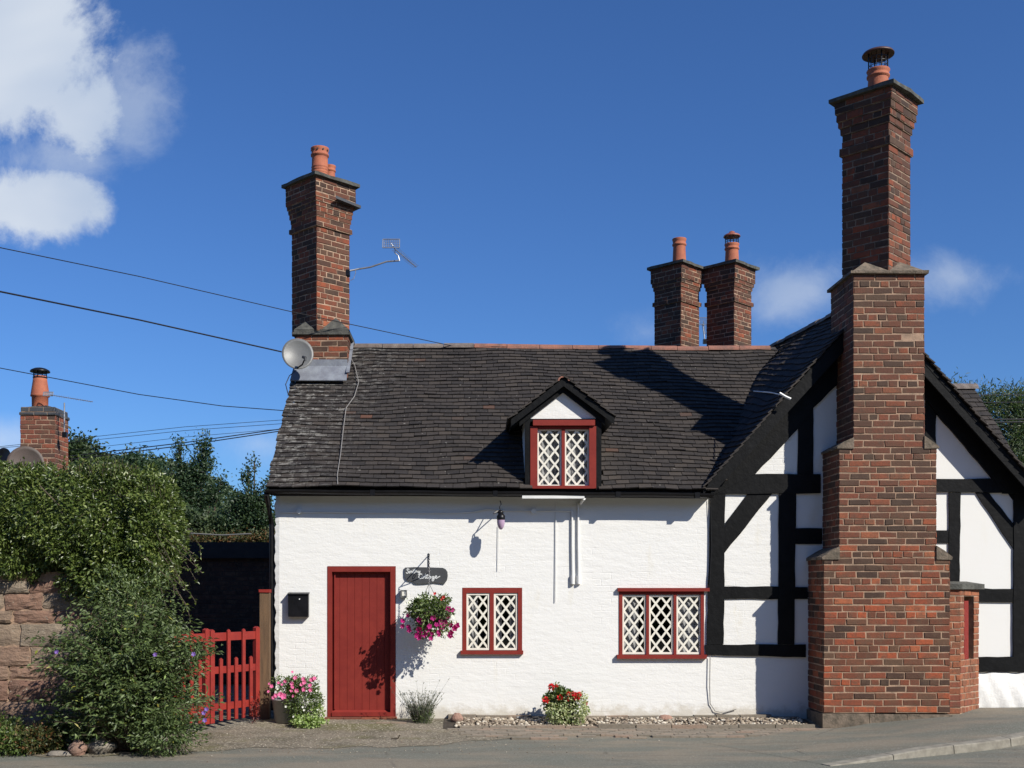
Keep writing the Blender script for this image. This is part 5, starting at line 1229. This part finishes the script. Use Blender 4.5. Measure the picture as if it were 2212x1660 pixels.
# ------------------------------------------------------------------ gate and post
gd = Vector((-.542, -.840, 0)); gn = Vector((.84, -.542, 0)); H0 = Vector((-2.655, 14.50, 0))
def leaf_gate(label, s0, L, seed):
    o = thing('picket_gate', label, 'gate', H0+gd*s0, 'pair of red garden gates')
    def q(s, off, z): return H0+gd*(s0+s)+gn*off+Vector((0, 0, z))
    def slat(name, s, w, z0, z1, off, th, point=True):
        mb = MB(); a, b2 = s-w/2, s+w/2
        poly = [q(a, off, z0), q(b2, off, z0), q(b2, off, z1-(.02 if point else 0)), q(s, off, z1), q(a, off, z1-(.02 if point else 0))]
        mb.prism(poly, gn*-th); mb.build(name, 'gate_paint', o)
    slat('stile', .035, .07, .03, 1.19, .0, .055); slat('stile', L-.035, .07, .03, 1.175, .0, .055)
    for z, h in ((1.03, .10), (.63, .085), (.18, .085)):
        mb = MB(); mb.prism([q(.07, -.008, z), q(L-.07, -.008, z), q(L-.07, -.008, z+h), q(.07, -.008, z+h)], gn*-.035); mb.build('rail', 'gate_paint', o)
    n = 5
    for i in range(n):
        s = .07+(L-.14)*(i+.75)/(n+.5)
        if i % 2: slat('picket', s, .052, .05, 1.17, .014, .02)
        else: slat('picket', s, .052, .05, .82, .014, .02)
leaf_gate('red picket gate leaf hung next to the brown wooden post', 0, .86, 1)
leaf_gate('red picket gate leaf half hidden behind the big shrub', .875, .86, 2)
o = thing('gate_post', 'square brown wooden post with chipped red top beside the cottage corner', 'post', (X(571, 14.5), 14.55, 0))
mb = MB(); mb.box(X(560.5, 14.5), X(581.5, 14.5), 14.5, 14.61, -.1, Z(1277, 14.5), .002); mb.build('shaft', 'old_wood', o)
mb = MB(); mb.box(X(559.5, 14.5), X(583, 14.5), 14.485, 14.62, Z(1280, 14.5), Z(1273.5, 14.5), .004); mb.build('cap', 'gate_paint', o)
mb = MB(); mb.box(-3.9, -3.6, 12.95, 13.10, -.05, 1.25, .003); mb.build('gate_post', 'gate_paint', None, label='red wooden post at the far left of the gates hidden in the shrub', category='post')

# ------------------------------------------------------------------ sandstone wall with hedge
mb = MB(); r4 = random.Random(12); z = -.1; YS = 12.8
M = MB(); M.box(-9, -3.78, YS+.03, YS+.42, -.2, 1.86)
hs = [.20, .30, .24, .16, .22, .26, .15, .19, .14]
for k, h in enumerate(hs):
    x = -9+r4.uniform(-.3, 0); 
    while x < -3.75:
        w = r4.uniform(.28, .75)*(1.2 if k < 5 else .85); xe = min(x+w, -3.74)
        if xe-x > .08:
            pr = r4.uniform(-.02, .015); a, b2, z0, z1 = x+.007, xe-.007, z+.005, z+h-.007
            nu, nv_ = 6, 4; vs = []
            for j in range(nv_+1):
                for i in range(nu+1):
                    ed = (i in (0, nu)) or (j in (0, nv_))
                    vs.append((a+(b2-a)*i/nu+r4.uniform(-.012, .012), YS+pr+(.016 if ed else 0)+r4.uniform(-.009, .009), z0+(z1-z0)*j/nv_+r4.uniform(-.008, .008)))
            for i in range(nu+1): vs.append((a+(b2-a)*i/nu, YS+.08, z1))
            for i in range(nu+1): vs.append((a+(b2-a)*i/nu, YS+.08, z0))
            f_ = [(j*(nu+1)+i, j*(nu+1)+i+1, (j+1)*(nu+1)+i+1, (j+1)*(nu+1)+i) for j in range(nv_) for i in range(nu)]
            t0 = nv_*(nu+1); e = (nv_+1)*(nu+1); f_ += [(t0+i, t0+i+1, e+i+1, e+i) for i in range(nu)]; e2 = e+nu+1; f_ += [(e2+i, e2+i+1, i+1, i) for i in range(nu)]
            mb.add(vs, f_)
        x += w
    z += h
# end of the wall, towards the gate
z = -.1
for h in hs: mb.box(-3.80, -3.735+r4.uniform(-.01, .015), YS+.02, YS+.40, z+.01, z+h-.01, .008); z += h
sw = mb.build('stone_wall', 'sandstone', None, label='old reddish sandstone block wall under the hedge at the left', category='wall'); M.build('mortar', 'mortar', sw)

hedge = thing('hedge', 'dense glossy evergreen hedge overhanging the top of the sandstone wall', 'hedge', (-5.5, 13.3, 1.7))
g = np.random.default_rng(77)
def hedge_surface(n, depth):
    # rounded box section: x from -9 to -3.3, centre line y 13.25, z 1.65..3.05
    x = g.uniform(-7.2, -3.62, n); a = g.uniform(-2.0, 2.5, n)         # angle round the section, 0 = towards camera
    ry = .72
    lump = 1+.07*np.sin(x*4+a*3)+.06*np.sin(x*9+a*5+1)+.05*np.sin(x*17-a*9)
    top = 2.32+.04*np.sin(x*1.7)
    cy = -np.cos(a); cz = np.sin(a); rz_ = np.where(cz < 0, .50, .76); sq = (np.abs(cy)**3+np.abs(cz)**3)**(-1/3)
    k = (1-depth*g.random(n)**1.5)*lump
    endf = np.clip((-3.62+.0-x)/.5, 0, 1)**.5*.35+.65
    Y = 13.28+cy*sq*ry*k*endf; Zc = top+cz*sq*rz_*k*endf
    return np.stack([x, Y, Zc], 1), np.stack([np.zeros(n), cy, cz], 1)
C1, N1 = hedge_surface(46000, .22)
# rounded right-hand end
n = 9000; d = nrm(g.normal(size=(n, 3))); d[:, 0] = np.abs(d[:, 0]); lump = 1+.08*np.sin(d[:, 1]*9+d[:, 2]*7)+.05*np.sin(d[:, 2]*19)
C2 = np.array([-3.75, 13.2, 2.36])+d*np.array([.42, .68, .70])*((1-.25*g.random(n)**1.5)*lump)[:, None]
n = 9000; d3 = nrm(g.normal(size=(n, 3))); C3 = np.array([-4.0, 12.78, 1.86])+d3*np.array([.62, .30, .40])*((1-.5*g.random(n))*(1+.12*np.sin(d3[:, 0]*9+d3[:, 2]*6)))[:, None]
C = np.concatenate([C1, C2, C3]); Nn = np.concatenate([N1, d, d3]); n = len(C)
D = Nn*.55+g.normal(size=(n, 3))*.5+np.array([0, -.1, -.15])
leaves('foliage', C, D, .040+.035*g.random(n), .017+.012*g.random(n), 'leaf_hedge', hedge, N=Nn+g.normal(size=(n, 3))*.6)
# upright young shoots on top
mb = MB(); Cc, Dd = [], []
for i in range(420):
    x = g.uniform(-7, -3.4); y = g.uniform(12.7, 13.6); b0 = Vector((x, y, 2.98+.04*math.sin(x*4)+g.uniform(-.08, .03))); 
    if x > -3.75: b0.z -= .12+(x+3.75)*.5
    h = g.uniform(.05, .20); t_ = b0+Vector((g.normal()*.03, g.normal()*.03, h)); mb.tube([b0, t_], .003, 3, False)
    for k in range(int(6+h*40)):
        Cc.append(list(b0.lerp(t_, g.random()))); Dd.append([g.normal(), g.normal(), .9])
mb.build('shoots', 'bark', hedge, kind='stuff'); leaves('young_leaves', np.array(Cc), np.array(Dd), .045, .018, 'leaf_hedge', hedge)
# inner dark mass of twigs
mb = MB()
for i in range(330):
    x = g.uniform(-7.2, -3.8); y = g.uniform(12.85, 13.65); z0 = 1.7; mb.tube([(x, y, z0), (x+g.normal()*.2, y+g.normal()*.15, 2.2+g.uniform(0, .3)), (x+g.normal()*.3, y+g.normal()*.2, 2.8)], .008, 3, False)
mb.build('branches', 'bark', hedge)
mb = MB(); mb.ball((-5.3, 13.3, 2.33), 1.9, .52, .58, 5, .05, 24, 14); mb.build('inner_growth', 'leaf_hedge', hedge)
# ragged ivy strands trailing off the right end
mb = MB(); Cc, Dd = [], []
for i in range(26):
    p0 = Vector((-3.55+g.uniform(-.2, .15), 12.9+g.uniform(-.3, .5), 2.1+g.uniform(-.3, .5))); p1 = p0+Vector((g.uniform(.1, .38), g.uniform(-.1, .1), -g.uniform(.05, .5))); p2 = p1+Vector((g.uniform(-.02, .12), 0, -g.uniform(0, .2)))
    mb.tube([p0, p1, p2], .004, 3, False)
    for k in range(22): Cc.append(list(p0.lerp(p1, g.random()) if k % 2 else p1.lerp(p2, g.random()))); Dd.append([g.normal(), g.normal(), g.normal()])
mb.build('strands', 'bark', hedge); leaves('strand_leaves', np.array(Cc), np.array(Dd), .045, .02, 'leaf_hedge', hedge)

# ------------------------------------------------------------------ big arching shrub
bl = Vector((-3.55, 12.05, 0)); bush = thing('shrub', 'big arching grey green shrub in front of the stone wall and gate', 'shrub', bl)
g = np.random.default_rng(91); mb = MB(); Cc, Dd, Nv = [], [], []
for i in range(620):
    a = g.uniform(0, 6.283); lean = g.random()**.6*1.06; h = g.uniform(.6, 1.80)*(1-.22*lean)
    dx = math.cos(a)*lean*.92*(.55+h*.42)*(.70 if math.cos(a) > 0 else .95); dy = math.sin(a)*lean*.55
    if i % 4 == 0: h *= .45; dx *= 1.15
    b0 = bl+Vector((dx*.12+g.normal()*.05, dy*.2, -.02)); m1 = b0+Vector((dx*.5, dy*.5, h*.75)); t1 = b0+Vector((dx+.05, dy, h*(1.0-.16*lean)))
    mb.tube([b0, m1, t1], [.007, .005, .002], 4, False)
    nl = int(16+h*30)
    for k in range(nl):
        q = .22+.78*g.random(); p = (b0.lerp(m1, q*2) if q < .5 else m1.lerp(t1, (q-.5)*2)); az = g.uniform(0, 6.28)
        st = Vector((math.cos(az), math.sin(az)*.8-.2, g.uniform(-.1, .6))); side = g.uniform(0, .13)
        Cc.append(list(p+st*side)); Dd.append([st.x+g.normal()*.45, st.y+g.normal()*.45, st.z-.25+g.normal()*.4])
mb.build('stems', 'bark', bush)
Cc = np.array(Cc); Dd = np.array(Dd); n = len(Cc)
keep = Cc[:, 2] > .03; Cc, Dd = Cc[keep], Dd[keep]; n = len(Cc)
leaves('foliage', Cc, Dd, .045+.040*g.random(n), .014+.014*g.random(n), 'leaf_bush', bush, droop=.15)
# dense lower right skirt reaching the road edge
foliage(bush, (X(362, 11.9), 11.75, .17), (.36, .28, .25), 2600, .05, .017, 'leaf_bush', 95, inner=.3, lump=.12, name='skirt')
foliage(bush, (-3.5, 12.1, .62), (.62, .42, .62), 3600, .055, .018, 'leaf_bush', 96, inner=.3, lump=.13, name='inner_foliage')
foliage(bush, (-3.68, 12.3, 1.48), (.52, .32, .42), 2600, .05, .017, 'leaf_bush', 97, inner=.3, lump=.16, name='upper_foliage')
for px, py in ((418, 1413), (335, 1414), (553*.8, 1556), (440, 1540), (446, 1532), (122, 1408)): flower(bush, P(px, py, 11.6), .022, 'petal_purple', (0, -1, .3), 'blossom')
# yellow leaves
g2 = random.Random(4); yl = [P(g2.gauss(265, 55), g2.gauss(1480, 60), 11.62) for _ in range(60)]
leaves('yellowing_leaves', np.array([list(q) for q in yl]), np.array([[g2.gauss(0, 1), -.5, -.6] for _ in yl]), .06, .022, 'leaf_lime', bush)

# weeds along the foot of the wall
weeds = [('low leafy weeds at the far left corner by the road', 20, 1600, 11.8, .30, .20, 'leaf_low', 1), ('brownish trailing weeds left of the small rocks', 75, 1600, 11.85, .24, .22, 'leaf_autumn', 2),
         ('bright green weed clump at the foot of the stone wall', 120, 1575, 12.1, .20, .26, 'leaf_low', 3), ('tall green weed at the left edge against the stone wall', 8, 1555, 12.3, .22, .25, 'leaf_green', 4), ('grey green weed clump left of the big shrub', 195, 1570, 12.0, .20, .24, 'leaf_bush', 5)]
for lab, px, py, Y, r_, h, mt, sd_ in weeds:
    c = P(px, py, Y); c.z = gz(c.x, c.y); o = thing('weed', lab, 'weed', c, 'weeds at the foot of the sandstone wall')
    foliage(o, (c.x, c.y, c.z+h*.6), (r_, .2, h*.8), 1700, .04, .022, mt, 200+sd_, inner=.15, lump=.2)
    mb = MB(); rr_ = random.Random(sd_)
    for k in range(24): mb.tube([(c.x+rr_.uniform(-.5, .5)*r_, c.y+rr_.uniform(-.1, .1), c.z), (c.x+rr_.uniform(-1, 1)*r_, c.y+rr_.uniform(-.15, .15), c.z+h*rr_.uniform(.7, 1.4))], .003, 3, False)
    mb.build('stems', 'leaf_autumn', o)
c = P(548, 1545, 14.2); c.z = gz(c.x, c.y); o = thing('weed', 'dark red leaved little weed at the foot of the gate stile', 'weed', c); foliage(o, (c.x+.02, c.y, .14), (.06, .05, .15), 160, .03, .015, 'leaf_red', 300); leafm = bpy.data.objects[-1] if False else None

# ------------------------------------------------------------------ behind: shed, neighbour, trees
o = thing('shed', 'dark brick outbuilding in deep shade behind the gate with a black flat roof edge', 'shed', (-5.5, 20.3, 0))
B, M = MB(), MB(); brick_prism(B, M, rect(-9.5, -2.2, 20.0, 22.5), 0, Z(1205, 20), 900, (0,)); B.build('wall', 'brick_shade', o); M.build('mortar', 'mortar_shade', o)
mb = MB(); mb.box(-9.7, -2.0, 19.88, 22.6, Z(1206, 20), Z(1171, 19.88)); mb.build('roof', 'felt', o)

nb = thing('neighbour_house', 'low neighbouring house whose brick chimney rises above the hedge', 'house', (-8, 20.5, 0))
YN = 19.2; B, M = MB(), MB(); nx0, nx1 = X(54, YN), X(118.5, YN)
nx0, nx1 = X(54.5, YN), X(119, YN)
brick_prism(B, M, rect(X(44.5, YN), X(119, YN), YN, YN+.62), 3.0, Z(897, YN), 950, None, hdr=4)
nc = B.build('chimney', 'brick_far', nb, label='neighbour brick chimney with a cowled clay pot'); M.build('mortar', 'mortar', nc)
B, M = MB(), MB(); brick_prism(B, M, rect(X(43.5, YN), X(121, YN), YN-.02, YN+.64), Z(897, YN), Z(890, YN), 960); brick_prism(B, M, rect(X(46, YN), X(118, YN), YN, YN+.62), Z(890, YN), Z(879, YN), 961)
B.build('chimney_head', 'slate', nc); M.build('mortar', 'mortar_dark', nc)
mb = MB(); mb.add([(X(50, YN), YN+.05, Z(879, YN)), (X(114, YN), YN+.05, Z(879, YN)), (X(114, YN), YN+.57, Z(879, YN)), (X(50, YN), YN+.57, Z(879, YN)), (X(82, YN), YN+.3, Z(868, YN))], [(0, 1, 4), (1, 2, 4), (2, 3, 4), (3, 0, 4)]); mb.build('flaunching', 'stone_slab', nc)
pcx, pcy = X(86.5, YN+.3), YN+.3
mb = MB(); k = YN/F
mb.lathe((pcx, pcy), [(17*k, Z(880, YN)), (17.5*k, Z(852, YN)), (20.5*k, Z(850, YN)), (20*k, Z(848, YN)), (15.5*k, Z(818, YN)), (14*k, Z(806, YN)), (11*k, Z(806, YN)), (10*k, Z(830, YN))], 24); mb.build('chimney_pot', 'terracotta', nc, True)
cowl(nc, pcx, pcy, Z(808, YN), .11, .10, .165, 'black_gloss')
mb = MB(); mb.box(-14, -5.9, 19.3, 24.5, -.1, 2.5); mb.build('wall', 'brick_far', nb)
mb = MB(); mb.prism([(-14.2, 19.1, 2.4), (-14.2, 21.6, 3.45), (-14.2, 24.7, 2.4)], (8.5, 0, 0)); mb.build('roof', 'roof_tile_wing', nb)
yagi('long silver aerial on a pole at the right of the neighbour chimney', P(139, 936, YN), [P(139, 880, YN), P(139, 872, YN)], P(139, 870, YN), P(104, 851, YN), .16, .07, P(108, 853, YN), P(200, 868, YN-.5), 18, (0, .06, .03))
dish('satellite_dish', 'large brown mesh dish in front of the neighbour chimney above the hedge', P(56, 1006, 17.5), .28, (.25, -1, .1), 'dish_brown', False, (X(70, 19.2), 19.2, 3.7))
dish('satellite_dish', 'black dish cut by the left edge of the view above the hedge', P(8, 990, 17.5), .15, (-.3, -1, .2), 'black_gloss', False, (X(45, 19.2), 19.2, 3.75))

def tree(label, base, limbs, leafn, L, Wd, mat, seed, name='tree', spread=.32, trunk_r=.12, twig=.6, cat='tree', clump=30):
    """limbs: list of crown lobes (x, y, z, rx, ry, rz) that leafy twigs grow in"""
    o = thing(name, label, cat, base); g = np.random.default_rng(seed); mb = MB(); b0 = Vector(base)
    tot = sum(l[3]*l[5] for l in limbs); Cc, Dd = [], []
    topz = max(l[2]+l[5] for l in limbs); mb.tube([b0, b0.lerp(Vector((limbs[0][0], limbs[0][1], limbs[0][2])), .5)+Vector((.1, 0, 0)), Vector(limbs[0][:3])+Vector((0, 0, limbs[0][5]*.6))], [trunk_r, trunk_r*.6, trunk_r*.2], 7)
    mbl = MB()
    for l in limbs:
        c = Vector(l[:3]); s = b0.lerp(Vector(limbs[0][:3]), .35); mbl.tube([s, s.lerp(c, .5)+Vector((0, 0, .15)), c+Vector((0, 0, l[5]*.4))], [trunk_r*.5, trunk_r*.3, trunk_r*.08], 5)
        nc = max(3, int(leafn/clump*l[3]*l[5]/tot))
        for i in range(nc):
            d = g.normal(size=3); d /= np.linalg.norm(d); k = .25+.75*g.random()**.55
            p = Vector((c.x+d[0]*l[3]*k, c.y+d[1]*l[4]*k, c.z+d[2]*l[5]*k)); q = Vector((c.x+d[0]*l[3]*k*.3, c.y+d[1]*l[4]*k*.3, c.z+d[2]*l[5]*k*.3-.1))
            mbl.tube([q, p], [trunk_r*.08, trunk_r*.03], 3, False)
            ax = np.array([p.x-q.x, p.y-q.y, p.z-q.z])+np.array([0, 0, .1]); ax /= np.linalg.norm(ax)+1e-6
            for m_ in range(clump):
                off = g.normal(size=3)*spread*.35+ax*g.uniform(-.6, .6)*spread; Cc.append([p.x+off[0], p.y+off[1], p.z+off[2]]); Dd.append(list(ax*.7+g.normal(size=3)*.7-np.array([0, 0, .35])))
    mb.build('trunk', 'bark', o); mbl.build('branches', 'bark', o)
    n = len(Cc); leaves('crown', np.array(Cc), np.array(Dd), L*(.6+.8*g.random(n)), Wd*(.6+.8*g.random(n)), mat, o)
    return o
def lobe(px, py, Y, rpx, rpy, dy=None): p = P(px, py, Y); return (p.x, p.y, p.z, rpx/F*Y, (dy or rpx/F*Y*.7), rpy/F*Y)
Yt = 27
tree('tall thin leaved tree behind the dark shed crossed by the twin cables', (X(425, Yt), Yt, 0), [lobe(415, 1085, Yt, 36, 40), lobe(388, 978, Yt, 5, 34), lobe(440, 972, Yt, 9, 30), lobe(436, 1015, Yt, 22, 28), lobe(396, 1040, Yt, 24, 30), lobe(478, 1040, Yt, 13, 6), lobe(370, 1018, Yt, 9, 7), lobe(458, 1068, Yt, 20, 16), lobe(420, 1135, Yt, 48, 24)], 10500, .085, .036, 'leaf_ash', 5, spread=.24, clump=30)
Yt = 25
tree('upright shrubby tree next to the left end of the cottage roof', (X(545, Yt), Yt, 0), [lobe(545, 1090, Yt, 30, 36), lobe(535, 1035, Yt, 6, 32), lobe(550, 1003, Yt, 3, 14), lobe(577, 1060, Yt, 8, 26), lobe(512, 1098, Yt, 14, 28), lobe(560, 1120, Yt, 35, 40), lobe(505, 1140, Yt, 30, 25)], 8000, .065, .038, 'leaf_ash', 6, spread=.2, clump=20)
tree('dark rounded tree right of the neighbour chimney', (X(160, 60), 60, 0), [lobe(165, 992, 60, 28, 26), lobe(190, 1022, 60, 46, 24), lobe(150, 1010, 60, 32, 30), lobe(235, 1045, 60, 34, 16)], 22000, .22, .13, 'leaf_far', 7, spread=.9, trunk_r=.4)
tree('airy mid distance tree above the hedge between the dark tree and the thin leaved tree', (X(300, 48), 48, 0), [lobe(288, 1008, 48, 13, 18), lobe(310, 1034, 48, 26, 24), lobe(262, 1036, 48, 18, 16), lobe(332, 1056, 48, 22, 20)], 7000, .17, .08, 'leaf_ash', 8, spread=.7, trunk_r=.25)
tree('dense dark bush filling the gap below the thin leaved tree', (X(420, 26), 25.2, 0), [lobe(400, 1148, 25.2, 60, 34), lobe(470, 1152, 25.2, 60, 26), lobe(350, 1135, 25.2, 40, 40), lobe(555, 1150, 25.2, 45, 34)], 13000, .10, .05, 'leaf_far', 9, name='bush', cat='bush', spread=.3, clump=26)
tree('low orange tinged bush along the top of the dark shed', (X(540, 23.5), 23.2, 0), [lobe(520, 1164, 23.2, 55, 10), lobe(580, 1162, 23.2, 30, 12), lobe(450, 1166, 23.2, 40, 10)], 4500, .05, .03, 'leaf_autumn', 10, name='bush', cat='bush', spread=.12, trunk_r=.04, clump=18)
Yt = 30
tree('pale willow like tree behind the right roof slope', (X(2180, Yt), Yt, 0), [lobe(2190, 930, Yt, 70, 60), lobe(2130, 870, Yt, 34, 34), lobe(2195, 870, Yt, 32, 34), lobe(2062, 840, Yt, 20, 16), lobe(2240, 900, Yt, 60, 70), lobe(2100, 900, Yt, 36, 40), lobe(2200, 1000, Yt, 60, 50)], 17000, .13, .028, 'leaf_willow', 12, spread=.34, clump=22)
# distant wooded hill behind the neighbour house
vs = []; nx_, ny_ = 60, 14; fs = []
for j in range(ny_+1):
    for i in range(nx_+1):
        x = -160+i*260/nx_; y = 130+j*14; vs.append((x, y, max(-2, 10.5*math.exp(-((x+60)/30)**2)*math.exp(-((y-210)/60)**2)*2.1+1.5*math.sin(x*.13)*math.sin(y*.07)-1)))
fs = [(j*(nx_+1)+i, j*(nx_+1)+i+1, (j+1)*(nx_+1)+i+1, (j+1)*(nx_+1)+i) for j in range(ny_) for i in range(nx_)]
MB().add(vs, fs).build('hill', 'grass_ground', None, True, kind='structure')
g = np.random.default_rng(5); n = 42000
x = g.uniform(-120, -10, n); y = g.uniform(140, 215, n); z = np.maximum(-2, 10.5*np.exp(-((x+60)/30)**2)*np.exp(-((y-210)/60)**2)*2.1-1)+g.random(n)**.5*5
w = leaves('wood', np.stack([x, y, z], 1), g.normal(size=(n, 3)), .8, .5, 'leaf_far'); tag(w, 'far off dark wood on the low hill behind the neighbour house', 'wood', kind='stuff')

# ------------------------------------------------------------------ unseen tree belt added across the road to cut sky fill, mirrored in panes
g = np.random.default_rng(15); mb = MB()
V, F_ = [], []; nx2, nz2 = 60, 12
for j in range(nz2+1):
    for i in range(nx2+1):
        x = -60+2.0*i; h = 12.5+1.3*math.sin(x*.31)+.9*math.sin(x*.83+1); q = j/nz2
        V.append((x, -19-2.6*math.sin(q*3.14)*-1-.8*math.sin(x*.7+q*5)-q*1.5, -.3+h*q))
F_ = [(j*(nx2+1)+i, j*(nx2+1)+i+1, (j+1)*(nx2+1)+i+1, (j+1)*(nx2+1)+i) for j in range(nz2) for i in range(nx2)]
mb.add(V, F_); n = 16000
x = g.uniform(-60, 60, n); q = g.random(n)**.8; h = 12.8+1.3*np.sin(x*.31)+.9*np.sin(x*.83+1)
C = np.stack([x, -19+2.6*np.sin(q*3.14)-.8*np.sin(x*.7+q*5)-q*1.5+g.normal(size=n)*.5, h*q], 1)
belt = leaves('added_tree_belt', C, g.normal(size=(n, 3)), .7, .4, 'leaf_far'); tag(belt, 'unseen dark belt of trees added across the road to block sky light, mirrored in the window panes', 'trees', kind='stuff')
inner = mb.build('inner_growth', 'leaf_far', belt)  # solid backing of the added belt, keeps sky light from passing through
